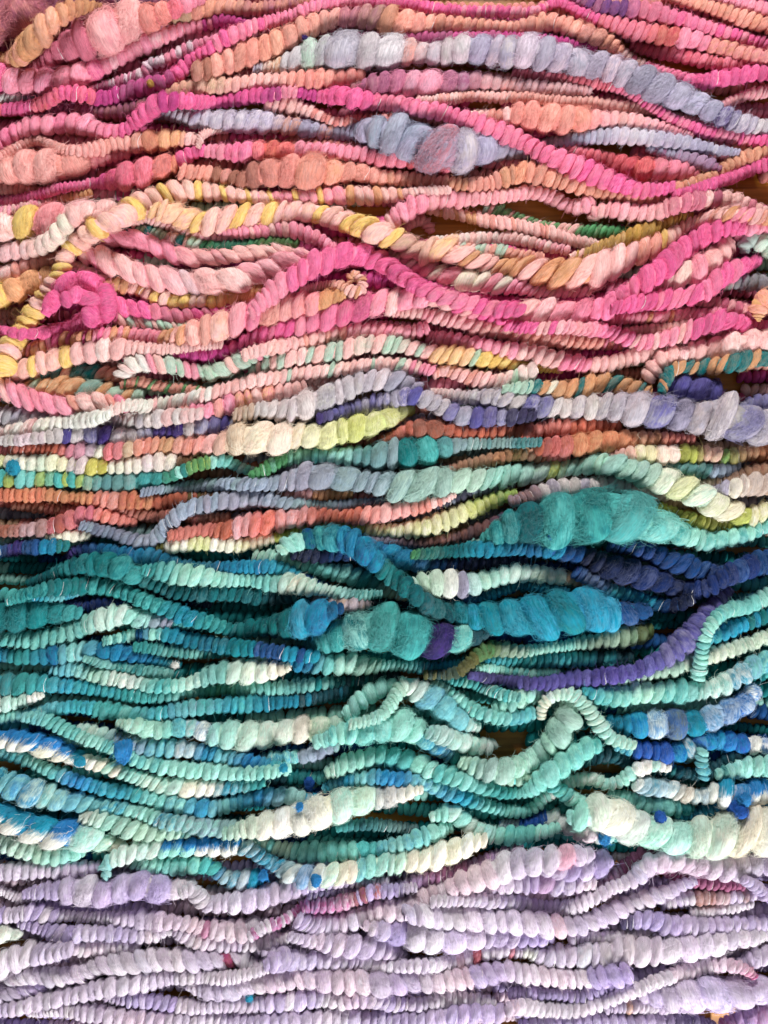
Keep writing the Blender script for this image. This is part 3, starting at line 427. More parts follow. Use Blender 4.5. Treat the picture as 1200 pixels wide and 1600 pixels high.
D|4|t6|violet strand climbing diagonally to the right edge of the navy coils|735:dk~vi 800:dk~vi 860:vi~pu 930:vi~pu 980:pu~vi 1030:vi 1080:vi~gl 1140:vi~lv|732,1055,8 770,1060,10 800,1065,10 840,1068,11 870,1066,13 900,1061,14 925,1059,14 945,1056,15 970,1053,14 1000,1046,13 1020,1038,14 1040,1025,17 1060,1010,19 1080,991,19 1095,972,18 1110,955,16 1125,938,13 1142,920,8
D|4|t4|mint strand hanging down with a blunt tip right of the violet strand|1080:mt 1150:mt~lt 1210:mt|1090,1062,10 1092,1048,11 1094,1032,11 1097,1014,11 1101,996,10 1110,977,10 1125,960,11 1145,951,12 1170,945,13 1200,931,13 1220,920,13
D|2|t10|bright cyan beads between two mint strands at the right|1050:tl~cy 1110:cy~lt 1150:cy 1210:tl|1045,1018,9 1080,1005,10 1110,995,12 1135,986,13 1160,976,12 1185,966,12 1215,958,11
D|3|t6|sage white beads rising to the right edge below the cyan beads|900:mt~lt 980:sg~mt 1040:sg 1110:sg~cr 1210:sg~cr|890,1080,9 930,1072,10 980,1058,11 1010,1051,11 1040,1046,12 1070,1036,13 1105,1026,12 1135,1016,12 1160,1009,12 1185,1001,12 1220,988,12
D|3|t10 f1.2 m|cyan streaked mint strand looping up at the right edge|915:lt~cy 960:mt~lt 1000:sg~mt 1060:mt~lt 1120:mt~wh 1145:cy~wh 1190:mt~cy|910,1078,10 940,1086,15 970,1086,16 1000,1081,16 1035,1081,16 1065,1080,15 1090,1080,13 1115,1075,14 1140,1064,16 1165,1049,18 1190,1036,17 1220,1028,15
D|4|t10|cream mint strand looping like a hook above the fuzzy mint puff|845:mt~cr 885:cr~mt 985:cr~mt|846,1124,8 846,1110,9 852,1096,10 864,1087,10 880,1083,10 897,1087,10 911,1099,11 922,1113,11 935,1130,12 946,1146,11 958,1156,10 975,1160,10 990,1164,8
D|2|t14 f1.2|soft mint strand left of the hook loop|780:mt 850:mt~sg|770,1108,12 800,1096,15 825,1083,15 855,1080,11
D|3|p1.7 f.8|smooth mint tube slanting below the mottled slub|540:mt 610:mt|537,1118,10 555,1104,14 572,1087,14 590,1076,13 615,1070,10
D|4|t8 f1.3|mint beads rising to a peak then widening into a pale blue slub at centre|440:sg~cr 560:mt~sg 620:mt~sg 650:mt~wh 675:mt~cy 695:cy~mt 715:mt~cy 745:wh~mt|545,1132,8 575,1126,9 595,1118,10 606,1106,11 615,1092,11 623,1079,12 634,1069,13 646,1074,17 665,1086,23 685,1101,24 705,1116,20 725,1129,13 748,1137,8
D|3|t10|mint beads sloping down right of the pale blue slub|675:mt 760:mt~lt 840:mt~cy|672,1066,8 700,1080,10 720,1095,11 740,1108,11 760,1117,11 785,1122,11 810,1119,12 838,1112,11
D|2|t10|slim dark mint strand behind the sloping mint beads|690:lt 820:mt~tl|685,1062,8 735,1066,9 760,1075,10 785,1086,9 815,1090,8
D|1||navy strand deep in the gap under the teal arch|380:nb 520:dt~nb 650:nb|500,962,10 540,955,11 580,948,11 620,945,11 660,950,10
D|1|f1.3|grey beige slub dim below the mint beads left of the arch|480:tn~gl 540:gl~tn|480,935,10 505,940,15 540,945,14 580,940,10
E|2|t10 f1.2|pale sage strand with large fuzzy white coils left of centre|185:mt~sg 240:mt~sg 270:lt~mt 282:cy~mt 300:wh~lt 310:az~wh 330:gb~mt 350:sg~mt 400:cr~mt 430:cr~mt 485:cr 500:sg~cr 560:sg~mt|182,1130,8 215,1135,14 235,1140,15 255,1140,15 280,1136,16 305,1137,16 325,1145,16 345,1147,20 365,1147,24 385,1150,25 405,1150,23 425,1146,21 455,1141,20 480,1139,19 505,1138,16 525,1133,13 550,1130,11 575,1126,10 602,1118,9
E|3|t16|pale mint beads slanting down at left past the blue nep|35:mt~cy 90:mt~lt 140:mt 200:lt~mt 290:mt 370:mt~lt 450:mt|35,1120,8 65,1122,11 90,1133,11 110,1143,10 130,1153,9 150,1160,9 170,1167,9 190,1175,10 210,1185,11 235,1192,12 260,1198,13 285,1201,13 315,1204,13 340,1204,14 365,1207,12 390,1208,11 420,1206,10 455,1200,9
E|4|t24 p1.1|white coils capped with deep blue at the left edge|-10:az/wh 40:az/wh 100:az/cr 120:cy/wh 140:cr 200:cr~mt 260:cr~mt 330:cr 350:cy~cr 410:lt~tl|-15,1152,14 15,1155,17 40,1157,19 65,1165,18 90,1173,16 115,1182,13 135,1189,12 155,1194,12 180,1204,11 205,1211,11 230,1219,12 255,1226,14 280,1229,15 305,1231,15 330,1232,14 355,1231,12 380,1228,11 415,1222,9
E|3|t14|cyan flecked strand slanting below the blue capped coils|-10:cy~mt 60:lt~mt 110:cy~az 200:cy~lt 240:lt~mt 280:mt~cy 310:cy~az 350:mt~cy 400:az~cy 450:mt~gb 490:cy|-15,1170,9 20,1181,10 45,1189,10 70,1200,10 95,1211,11 125,1221,11 150,1229,11 175,1235,12 200,1238,12 230,1244,13 255,1251,14 280,1257,14 310,1262,15 340,1262,13 360,1256,12 385,1249,13 410,1244,14 440,1244,15 460,1244,13 480,1247,10 500,1250,7
E|3|t20 f1.2 m|mint white strand dappled with blue slanting at left|-10:mt~cy 40:az~mt 60:cy~wh 85:mt~sg 105:az~mt 130:mt~cy 160:cy~mt 200:mt 250:sg~cy 320:gb~mt 390:mt~gb|-15,1213,15 15,1226,19 45,1237,21 75,1245,18 105,1250,16 130,1256,14 155,1258,13 180,1261,12 210,1268,12 235,1274,12 260,1283,12 290,1288,12 320,1291,13 350,1294,13 390,1296,11
E|4|t26 p1.15 f1.2|fat white coils half dyed bright blue at the lower left edge|-10:cy/wh 60:az/wh 95:az/wh 120:wh~mt 150:cr~mt 185:cr|-15,1265,21 15,1280,25 45,1291,26 75,1299,25 110,1306,23 140,1310,20 165,1318,15 190,1321,9
E|2|t12|mint beads under the fat half blue coils at left|-10:mt~wh 70:mt~sg 110:mt|-15,1312,12 10,1319,12 30,1326,13 55,1334,13 80,1338,14 105,1336,13 130,1330,8
E|2|t22|mint and sage coils fading out behind the hooked strand|125:wh~sg 190:mt~sg 230:sg 290:sg~tl|125,1277,9 150,1278,14 175,1285,14 200,1294,15 225,1299,14 255,1300,13 295,1300,9
E|4|t20|hooked white and blue strand lying over the lilac skein edge|160:mt~cy 190:wh~mt 240:wh~mt 252:az/mt 330:az/wh 360:az/wh 385:cy~wh 430:cy~wh 455:wh~cy 470:az~wh 490:cr~az 510:cr~mt 545:cr 563:cy~mt 590:cr~mt 700:cr 760:cr|162,1371,7 168,1362,9 164,1352,10 174,1343,12 190,1336,14 215,1329,15 235,1326,15 250,1325,16 275,1323,16 300,1323,16 325,1323,15 350,1321,15 375,1321,13 400,1332,11 420,1345,11 440,1356,13 460,1366,16 485,1371,17 515,1367,17 540,1363,15 560,1358,16 590,1352,16 615,1349,16 640,1344,17 665,1340,19 690,1334,19 715,1328,18 735,1319,16 760,1312,10
E|2|t16|mint coils with a blue end lying on the lilac strands|210:mt 260:mt~lt 300:mt~lt 325:lt 340:cy~az 365:wh~cy 385:az~wh 405:cy|208,1346,9 240,1352,12 270,1353,13 300,1351,13 325,1352,12 345,1366,11 365,1373,13 385,1374,16 412,1374,12
E|4|f1.4 t8|very fat cream wool slub in the lower centre|350:mt~sg 380:cr~sg 430:cr~wh 520:cr 560:cr~mt 605:cr~gb 640:cr~wh|348,1303,9 375,1298,14 395,1291,18 420,1289,22 455,1283,26 490,1272,28 525,1260,27 555,1251,24 585,1246,20 610,1243,18 635,1238,13 660,1234,7
E|3|t6|grey mint coils below the cream slub|390:mt~lt 440:sg 480:lt~mt 530:lt~mt 580:lt 640:mt~cy 700:mt|388,1317,10 430,1324,11 455,1330,12 480,1331,15 510,1331,15 535,1331,15 560,1327,13 580,1328,11 605,1323,11 625,1319,12 645,1313,13 665,1306,14 685,1299,12 706,1292,8
E|3|t12|blue dotted mint beads arching then dipping to the thin white beads at right|505:cy~mt 540:az~cy 570:cy~mt 620:az~cy 660:mt~az 720:lt~cy 790:mt~lt 850:mt 890:mt~wh 960:mt~wh 1045:wh|505,1234,7 520,1223,9 545,1219,10 565,1216,11 590,1214,12 615,1216,12 640,1219,12 660,1223,11 680,1230,12 705,1238,13 725,1246,12 745,1253,11 765,1260,10 790,1266,9 815,1268,9 835,1260,9 850,1246,9 870,1235,9 890,1223,10 910,1216,11 930,1219,11 950,1225,10 970,1220,11 985,1210,12 1005,1199,12 1025,1195,10 1048,1200,8
E|4|t14|light mint strand arching then rising as a thick green mint rope|510:mt~sg 600:mt~lt 640:mt 700:mt~lt 790:lt~tl 830:mt~lt 900:mt~lt|508,1208,8 535,1196,13 550,1191,13 575,1183,14 600,1181,15 625,1186,16 655,1194,15 680,1206,14 705,1213,13 730,1222,12 760,1231,11 790,1238,10 815,1238,10 835,1229,13 850,1216,17 865,1204,18 890,1186,19 910,1173,18 932,1164,13
E|3|f1.5 t8 m|puffy mint slub above the light mint arch|490:mt 560:mt~lt 620:mt 655:cy~mt 690:az~mt 740:lt|490,1162,10 520,1150,15 545,1143,19 575,1142,21 600,1135,22 625,1133,26 650,1142,20 670,1157,15 690,1171,13 715,1183,11 745,1191,9
E|2|t10 m|smoky blue beads left of the puffy mint slub|395:cy~gb 430:cy~mt 500:gb 530:gb~mt|390,1192,9 425,1186,12 455,1183,11 480,1181,12 505,1171,13 530,1161,11
E|2|t10|white blue beads near the left capped coils and blue nep|140:wh~mt 200:mt~gb 260:mt~cy 290:cy~wh 315:az~cy 350:mt~cy 390:az~cy 440:lt~az|120,1140,9 150,1145,12 180,1155,12 210,1163,12 235,1168,14 260,1168,14 285,1170,13 310,1174,12 340,1178,12 370,1184,12 400,1192,11 445,1199,9
E|3|t8|grey white beads right of the pale blue slub|670:mt~gb 720:wh~mt 800:wg~mt|668,1143,10 695,1150,14 715,1156,15 735,1163,14 758,1167,12 772,1162,8
E|3|f1.5|sage puff folding upward beside the wood gap at right|720:sg~mt 770:sg~gt 820:mt~sg 860:sg~mt 890:sg~gt|718,1190,9 750,1200,15 775,1205,19 800,1200,16 820,1191,15 840,1180,15 855,1165,16 870,1149,23 883,1130,25 890,1112,19 885,1098,11
E|3|t6 f1.3 m|deep blue coils streaked with white ending in a curl at right|950:cy~dt 1010:az~cy 1030:az~wh 1055:zb~dt 1075:cy~tl 1095:cy~az 1120:az~wh 1150:zb~az 1170:az~wh|946,1130,12 985,1133,17 1015,1131,22 1050,1130,24 1075,1131,22 1100,1128,20 1120,1116,20 1150,1108,18 1166,1095,15 1176,1083,13 1170,1072,10
E|3|t4 m|royal blue strand with a white bead below the deep blue coils|965:cy~mt 990:zb 1010:zb~gb 1040:zb 1065:zb~cy 1078:wh~cy 1095:cy~zb 1120:cy~az 1150:az~zb 1170:wh 1195:az~wh|960,1163,9 990,1170,13 1015,1173,14 1045,1176,16 1070,1170,14 1095,1158,14 1120,1156,14 1145,1161,16 1165,1163,15 1215,1168,12
E|4||short white and blue tail dangling at right|1095:mt~cy|1098,1170,10 1096,1186,10 1098,1202,11 1100,1218,9
E|2|t6|clear mint beads at the right edge above the white coils|1120:mt~tl 1200:mt|1118,1210,9 1145,1203,12 1170,1198,15 1215,1198,14
E|3|t16|white and steel blue coils above the fat white coils at right|995:gb~wh 1020:wh~cy 1045:cy~wh 1070:tn~wh 1090:cy~wh 1110:wh 1135:cy/wh 1160:az~wh 1190:az/wh|992,1225,11 1020,1230,15 1045,1232,13 1065,1240,13 1090,1245,12 1110,1240,14 1135,1238,20 1160,1242,16 1185,1236,18 1220,1230,16
E|2|t6|mint beads tucked above the fat white coils at right|955:lt~mt 1050:mt~tl 1080:tl|950,1238,8 980,1245,11 1005,1255,14 1030,1259,15 1055,1261,14 1080,1258,10
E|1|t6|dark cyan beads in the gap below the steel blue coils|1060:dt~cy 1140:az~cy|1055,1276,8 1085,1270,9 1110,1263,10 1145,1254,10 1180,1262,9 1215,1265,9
E|4|f1.4 t12|enormous chalk white coils along the lower right edge of the blue skein|890:mt 915:mt~wh 950:cr~wh 990:wh~mt 1030:mt~wh 1060:mt~wh 1100:cr~mt 1160:cr 1210:cr~wh|886,1276,10 912,1276,22 940,1266,28 965,1279,32 990,1293,28 1015,1299,26 1040,1306,24 1065,1309,24 1095,1306,28 1120,1304,32 1155,1299,34 1190,1299,32 1225,1295,31
E|3|t14|frosty mint strand joining the chalk white coils from the left|865:mt~lt 910:mt|862,1228,11 880,1238,12 897,1250,13 922,1262,13
E|3|t14|white strand with cobalt coils over the lilac edge at right|785:zb~wh 840:zb 860:wh~gb 880:gb~wh 900:wh~lk 955:wh~mt|780,1288,7 815,1286,8 840,1282,10 855,1276,12 868,1280,15 885,1288,14 905,1298,14 930,1304,13 962,1308,10
E|3|t12|frost mint beads curving along the lower centre of the skein|670:mt 740:mt~wh 800:mt~lt 870:mt|672,1278,9 700,1268,14 715,1275,14 735,1290,13 755,1300,12 775,1305,13 800,1305,14 830,1302,12 855,1298,10 876,1292,7
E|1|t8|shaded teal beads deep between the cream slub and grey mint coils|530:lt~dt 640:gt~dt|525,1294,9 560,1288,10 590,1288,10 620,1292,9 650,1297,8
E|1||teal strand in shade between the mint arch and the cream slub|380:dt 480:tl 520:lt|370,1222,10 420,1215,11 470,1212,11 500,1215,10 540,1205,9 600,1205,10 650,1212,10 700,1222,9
E|1|t8|dim mint beads between the thick mint rope and the sage puff|760:lt~mt 860:sg|700,1202,10 740,1212,11 780,1218,12 810,1216,12 845,1200,11
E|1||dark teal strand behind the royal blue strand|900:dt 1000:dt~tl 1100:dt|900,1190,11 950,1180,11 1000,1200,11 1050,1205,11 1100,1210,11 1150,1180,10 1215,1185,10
F|2|t8|lilac white beads at the left edge below the mint beads|-10:lw~li 70:li~lw 150:li~vl|-15,1365,13 15,1361,14 45,1360,14 75,1359,12 100,1359,14 125,1358,13 155,1353,9
F|3|f1.8|broad fuzzy lavender slub at the left of the lilac skein|38:vl~li 90:li~vl 135:li~lw 170:vl~li 220:li~vl 300:lw|36,1397,8 60,1393,12 85,1389,15 110,1389,23 135,1391,25 165,1394,23 185,1389,23 215,1382,27 240,1386,25 265,1391,20 285,1386,16 304,1380,10
F|2|t8|tiny pearly beads at the left edge beside the fuzzy slub|-10:lw 50:lw|-15,1388,9 12,1395,8 32,1404,9 52,1400,7
F|3|t10|lilac white strand bending down then swelling right below the blue coils|280:lw 330:lw~li 370:li~lw 430:li 480:vl~li 560:li|280,1398,9 298,1389,11 309,1400,13 325,1412,14 345,1411,15 370,1408,19 400,1405,19 430,1396,18 460,1388,15 490,1381,13 520,1377,11 565,1377,10 610,1378,9
F|3|t8|lilac strand with a magenta fleck left of centre|-10:vl 25:lw~li 60:vl~li 90:lw 160:lw~li 220:lw~li 290:li~lk 314:lk 323:lk~mg 332:lk 345:lk~lw 400:lw 430:lw|-15,1430,13 20,1430,11 45,1424,13 70,1428,14 95,1431,10 110,1431,9 140,1433,9 170,1433,10 195,1436,13 220,1436,16 245,1439,15 270,1441,12 295,1444,12 315,1450,12 335,1451,14 355,1455,17 380,1452,18 405,1446,15 435,1446,10
F|2|t8|violet tinted beads looping below the magenta flecked strand at left|35:vl~li 80:vl 130:lw~vl 180:vl~lw 260:lw|30,1440,9 60,1448,12 80,1455,14 100,1460,15 125,1459,14 150,1458,13 180,1458,13 205,1460,13 235,1460,13 265,1453,10
F|2|t8|chunky pale lilac beads with a knot above the long white strand|90:lw~li 120:lk~lw 215:lw~li|88,1474,8 115,1482,11 135,1483,12 160,1481,12 190,1478,11 222,1478,10
F|2|t16|pale lilac strand bending down to the left edge beside the dark gap|-10:li~lw 110:li|-20,1520,18 15,1502,18 40,1491,19 65,1488,17 90,1489,13 112,1482,10
F|2|t8|small lilac beads below the magenta flecked strand|275:lw~li 310:lk~lw 360:lw~li 460:lw|272,1453,9 290,1462,13 310,1468,14 335,1473,13 365,1475,12 395,1474,12 415,1472,13 440,1466,12 465,1463,9
F|3|t-22 p1.15|fat pearl white twisted strand with a wine coloured stretch at left|12:lw 100:lw~li 160:li~lw 260:lw 330:lw~li 346:li 350:mg~br 362:mg~br 367:lw 400:lw|10,1532,9 35,1526,13 55,1524,13 80,1526,15 105,1524,15 130,1520,14 150,1511,14 170,1506,17 195,1504,18 225,1501,18 250,1499,17 275,1498,18 310,1500,18 335,1499,16 357,1499,13 376,1497,14 392,1510,12 410,1514,9
F|2|p1.5 t-30|smooth violet streaked strand end at the lower left edge|-10:lw~li 40:vl~li 78:vl|-15,1557,14 20,1551,13 50,1545,11 80,1539,7
F|3|t10|long pale lilac strand rising from the lower left corner|-10:li~vl 60:lw~li 150:lw~li 240:li~lw 350:lw 410:lw|-15,1579,12 20,1575,13 50,1569,14 80,1561,15 110,1555,15 140,1548,16 170,1541,18 200,1536,17 230,1535,15 260,1528,12 290,1526,12 320,1526,11 350,1528,11 385,1523,10 418,1514,9
F|3|t8|lilac strand with orange and red flecks ending in fat white coils at right|415:vl~li 470:vl~lw 530:lw~vl 600:lw 640:li~lw 706:lw 718:lk~rd 726:lw 742:lw 751:rd~lw 760:lw 792:lw 800:lk~rd 808:lw 820:wh 850:lw~li 980:lw 1060:lw~li 1195:lw|412,1508,10 435,1501,19 460,1500,15 490,1500,14 520,1502,13 550,1503,12 575,1506,13 610,1510,12 640,1509,12 670,1508,12 700,1505,12 725,1498,14 750,1491,13 780,1486,12 800,1487,10 825,1488,10 845,1493,14 875,1493,18 905,1491,19 940,1490,21 970,1486,21 1000,1485,23 1030,1482,23 1060,1480,21 1090,1477,21 1120,1474,19 1145,1466,17 1170,1463,15 1200,1458,10
F|2|t-10 f1.2|row of large soft lilac coils along the lower centre|295:li 350:lw~li 440:lw~lk 500:li~lk 560:lk~lw 640:vl~li 700:lw~lk 740:lk 780:vl~li 830:lk~lw 900:lk~lw 950:vl 980:vl|292,1540,10 320,1546,18 345,1549,20 375,1543,18 400,1536,17 440,1533,15 470,1526,17 500,1529,19 535,1531,20 565,1536,21 600,1536,21 635,1533,19 660,1529,20 690,1531,18 715,1529,17 740,1526,17 765,1521,16 785,1516,15 815,1520,14 830,1523,15 855,1524,16 880,1527,14 905,1528,14 925,1526,15 950,1525,17 985,1520,14
F|2|t8|violet shaded bead row below the large soft lilac coils|170:vl~li 230:vl 300:lw~li 430:vl~lw 520:lw 560:vl~lk 600:vl~lw 680:lw 770:lw|165,1558,9 210,1562,12 235,1563,12 260,1568,12 285,1572,12 310,1573,12 340,1572,11 370,1570,11 400,1570,12 430,1566,15 460,1563,16 490,1559,15 515,1559,14 535,1563,13 560,1561,12 590,1563,13 615,1568,12 640,1570,11 660,1570,11 685,1564,11 710,1561,11 740,1562,10 775,1568,9
F|2|t8|pale lilac coils lying along the bottom edge left of centre|50:lw 150:li~lw 210:vl~lk 300:lw~li 420:vl~li 500:lw~li 600:vl~li 770:li~vl|45,1583,8 85,1579,10 110,1578,12 135,1581,14 160,1583,14 185,1588,15 215,1590,15 250,1592,15 285,1594,13 320,1593,12 350,1595,12 385,1597,12 420,1595,15 450,1593,16 485,1593,16 520,1591,15 550,1591,15 580,1593,14 610,1593,14 640,1593,15 670,1591,15 700,1586,17 740,1583,17 780,1583,15
F|3|t8 m|lilac beads streaked with raspberry and rust in the centre|390:lw 460:li~mg 480:mg~vl 520:mg~li 540:mg~lk 560:pl~br 580:vl 590:ru~vl 602:vl 615:vl 650:li|388,1465,9 400,1457,10 415,1448,10 440,1440,9 460,1427,9 480,1416,11 505,1413,13 530,1410,13 555,1404,11 580,1394,13 605,1392,11 625,1390,10 650,1386,8
F|3|t8 f1.2|lilac strand with rosy blushes climbing right beneath the blue skein|465:vl~li 540:li~lw 600:lw~lk 660:lk 700:lw~lk 718:lk 727:pk~lk 736:lk 758:lk 765:lk~pk 775:lw 870:lw~li 883:lk~pk 896:pk~lk 905:li|462,1436,10 490,1444,14 515,1447,15 540,1441,15 565,1433,16 590,1426,18 615,1421,19 645,1415,17 665,1401,15 685,1393,15 705,1386,16 730,1376,19 755,1369,21 780,1359,23 810,1349,23 835,1346,20 860,1343,21 885,1339,19 905,1335,16 928,1336,9
F|2|f1.2 t8|soft lilac coils sinking into the shaded gap at centre|455:li 540:lk~li 600:li 635:li|450,1462,9 475,1468,11 500,1469,15 530,1474,18 555,1478,18 580,1481,16 605,1484,13 620,1490,11 635,1498,8
F|3|f1.3 p1.25 t8|rounded violet and white bulbs in the middle of the lilac skein|570:lk~li 600:vl~li 625:vl 655:lw 695:vl~li 730:lw~vl 785:vl~li 860:vl|568,1446,10 597,1452,19 622,1457,22 655,1463,24 695,1466,22 730,1463,20 760,1463,17 785,1463,16 810,1465,15 840,1465,13 866,1465,9
F|3|t-14 p1.15|long pearl lilac twisted strand with one pink coil at right|635:li~lw 720:lw 800:li~lw 868:lw~li 874:pk~lk 884:pk~lk 890:lw~li 1000:lw~li 1090:li~vl|632,1428,15 665,1430,17 690,1432,17 720,1433,19 750,1434,19 780,1438,18 810,1441,19 840,1444,19 865,1446,17 890,1446,15 915,1442,15 930,1436,15 955,1426,15 980,1416,14 1005,1406,15 1030,1398,14 1050,1389,12 1070,1381,10 1090,1374,7
F|3|t14|ash lilac strand thickening as it climbs to the right edge|675:lw~li 820:lw~vl 880:vl~lw 900:lw 980:lw~li 1080:li~lk 1150:lw~li 1210:vl~li|672,1409,10 710,1406,11 740,1406,11 770,1408,12 800,1408,12 825,1413,11 850,1416,11 870,1417,11 890,1418,12 910,1411,12 930,1401,12 950,1391,11 970,1382,12 990,1372,15 1010,1354,19 1035,1346,20 1060,1346,20 1090,1352,19 1120,1355,20 1150,1358,21 1180,1353,18 1220,1345,16
F|2|t8 f1.2|lilac coils with a wine red streak below the rosy strand|730:lw~vl 790:lw~li 830:vl~li 843:mg~li 855:vl~lw 920:lk~lw|728,1400,11 770,1388,13 795,1382,14 820,1377,16 845,1374,18 870,1381,18 895,1381,15 928,1381,10
F|2|f1.3 p1.3|rounded purple lilac bulbs right of the rosy strand|855:vl~li 930:vl|850,1356,13 885,1357,19 920,1354,23 945,1347,19 960,1343,9
F|2|t8|ribbed pearly beads under the pink coil strand at right|895:li 960:lw 1020:lw|888,1466,11 930,1464,10 955,1464,10 980,1461,10 1000,1456,9 1025,1453,7
F|2|t8|violet lilac strand starting in a smooth purple curl at right|970:vl~dk 1000:vl 1030:vl~li 1090:li~vl 1140:li~vl 1210:lw~vl|970,1444,10 995,1436,15 1015,1436,16 1035,1444,16 1060,1446,16 1085,1447,15 1110,1447,13 1140,1444,13 1170,1444,12 1215,1440,13
F|2|t8|dusky lilac strand in shade with a reddish stretch at right|1035:li~vl 1080:lw 1115:lk~br 1170:li|1032,1412,10 1070,1403,11 1090,1402,12 1115,1401,12 1140,1401,11 1180,1399,11
F|2|t8|pearly little beads low right under the dusky lilac strand|1080:lw 1170:lw|1078,1426,8 1110,1424,9 1140,1419,10 1175,1412,8
F|3|t4|short lilac beads dropping at the right edge|1165:vl~li|1160,1372,10 1180,1384,12 1195,1397,12 1220,1402,11
F|4|t10|slender pearl strand climbing right and hooking at its end|795:lk~li 830:lw 1000:lw 1100:lw~lk 1178:lk~mg|790,1577,12 825,1573,13 850,1577,12 880,1578,12 910,1575,12 935,1567,12 960,1558,12 985,1550,12 1010,1540,12 1035,1530,12 1060,1520,12 1090,1513,12 1120,1507,12 1145,1508,12 1165,1515,10 1180,1528,6
F|3|f1.3 p1.3 t-12|large violet lilac bulbs at the lower right by the wood gap|1000:li~vl 1060:vl~lw 1100:lw~vl 1140:vl~lw 1210:li|998,1552,14 1030,1554,19 1055,1556,23 1085,1556,26 1115,1553,29 1145,1549,25 1175,1546,22 1220,1546,20
F|2|t8|thin lilac beads with rusty spots under the slender pearl strand|950:li 972:li 980:or~lw 990:lw 1010:lw 1070:li|945,1576,9 985,1572,11 1010,1573,11 1040,1574,10 1075,1575,8
F|2|t4|violet lilac bead row along the bottom edge at right|815:vl 900:li~vl 1000:vl~li 1080:vl~dk|810,1602,12 860,1599,14 900,1598,15 940,1598,15 980,1598,15 1010,1598,14 1050,1596,15 1080,1598,14 1115,1604,9
F|2|f1.3|dim plum lilac coils in the bottom right corner|1130:vl~pl 1200:vl~pl|1125,1604,10 1160,1592,17 1190,1587,19 1225,1580,19
F|2|t16|lilac beads leaving the right edge below the fat white coils|1150:li~vl 1210:lw~li|1140,1512,10 1165,1503,13 1185,1494,14 1220,1484,13
F|1|t6|deep violet beads in the gap above the slender pearl strand|800:vl 860:vl~dk 950:vl|795,1551,9 830,1552,10 870,1553,11 910,1555,11 950,1540,12 1000,1522,12 1040,1515,11
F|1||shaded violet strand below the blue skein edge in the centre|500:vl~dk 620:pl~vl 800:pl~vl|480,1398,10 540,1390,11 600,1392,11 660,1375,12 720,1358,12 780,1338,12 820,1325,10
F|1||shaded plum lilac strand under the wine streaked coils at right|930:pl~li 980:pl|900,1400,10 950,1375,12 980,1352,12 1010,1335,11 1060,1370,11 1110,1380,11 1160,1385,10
F|3|p1.4 t10|pale greenish white strand end peeking in at the left edge of the lilac skein|-10:wh~sg|-30,1462,16 -5,1460,17 12,1459,15 26,1461,9
'''

# ------------------------------------------------------------ coil shapes
K_STEP = 0.35


def coil_arrays(nu, nt, k, seed, rough):
    """One turn of the wrap: a plump ring, sheared by k, slightly uneven. Returns verts, unsheared coords, faces."""
    r = np.random.default_rng(seed)
    u = np.sin(np.linspace(-1, 1, nu) * math.pi / 2 * 0.985)
    th = np.linspace(0, 2 * math.pi, nt, endpoint=False)
    U, T = np.meshgrid(u, th, indexing='ij')
    rad = np.clip(1 - np.abs(U) ** 2.3, 0, 1) ** 0.46
    a = r.uniform(0, 6.28, 6)
    amp = rough * r.uniform(0.5, 1.2, 6)
    rad = rad * (1 + amp[0] * np.sin(T + a[0]) + amp[1] * np.sin(2 * T + a[1]) * .7 + amp[2] * np.sin(3 * T + 2 * U + a[2]) * .5
                 + 0.4 * amp[3] * np.sin(5 * T + 5 * U + a[3]))
    ux = U * (1 + amp[4] * 1.2 * np.sin(T + a[4])) + amp[5] * 1.6 * np.sin(T * 1 + a[5])
    Y, Z = rad * np.cos(T), rad * np.sin(T)
    V = np.stack([ux + k * Y, Y, Z], -1).reshape(-1, 3)
    LC = np.stack([U, Y, Z], -1).reshape(-1, 3)
    i = np.arange(nu - 1)[:, None] * nt
    j = np.arange(nt)[None, :]
    j2 = (j + 1) % nt
    F = np.stack([i + j, i + j2, i + nt + j2, i + nt + j], -1).reshape(-1, 4)[:, ::-1]
    return V, LC, F


def mesh_from(name, V, F, mat, attrs=()):
    me = bpy.data.meshes.new(name)
    me.vertices.add(len(V))
    me.vertices.foreach_set('co', np.ascontiguousarray(V, np.float32).ravel())
    n = F.shape[1]
    me.loops.add(F.size)
    me.loops.foreach_set('vertex_index', np.ascontiguousarray(F, np.int32).ravel())
    me.polygons.add(len(F))
    me.polygons.foreach_set('loop_start', np.arange(0, F.size, n, dtype=np.int32))
    me.polygons.foreach_set('use_smooth', np.ones(len(F), bool))
    me.update(calc_edges=True)
    for an, kind, data in attrs:
        at = me.attributes.new(an, kind, 'POINT')
        if kind == 'FLOAT_COLOR':
            d = np.ones((len(V), 4), np.float32)
            d[:, :3] = data
            at.data.foreach_set('color', d.ravel())
        else:
            at.data.foreach_set('vector', np.ascontiguousarray(data, np.float32).ravel())
    me.materials.append(mat)
    return me


NVAR = 5
_coil_cache = {}


def coil_mesh(ki, var):
    key = (ki, var)
    if key not in _coil_cache:
        V, LC, F = coil_arrays(13, 26, ki * K_STEP, 100 + var, 0.055)
        _coil_cache[key] = mesh_from('coil', V, F, M_COIL, [('lco', 'FLOAT_VECTOR', LC)])
    return _coil_cache[key]


_fine_cache = {}


def fine_arrays(ki, var):
    key = (ki, var)
    if key not in _fine_cache:
        _fine_cache[key] = coil_arrays(7, 14, ki * K_STEP, 300 + var, 0.05)
    return _fine_cache[key]


# ------------------------------------------------------------ the pile: each strand rests on what lies below it
G = 2.0
GX0, GY0 = -140, -140
GW, GH = int((1200 + 280) / G), int((1600 + 280) / G)
PILE = np.zeros((GH, GW))


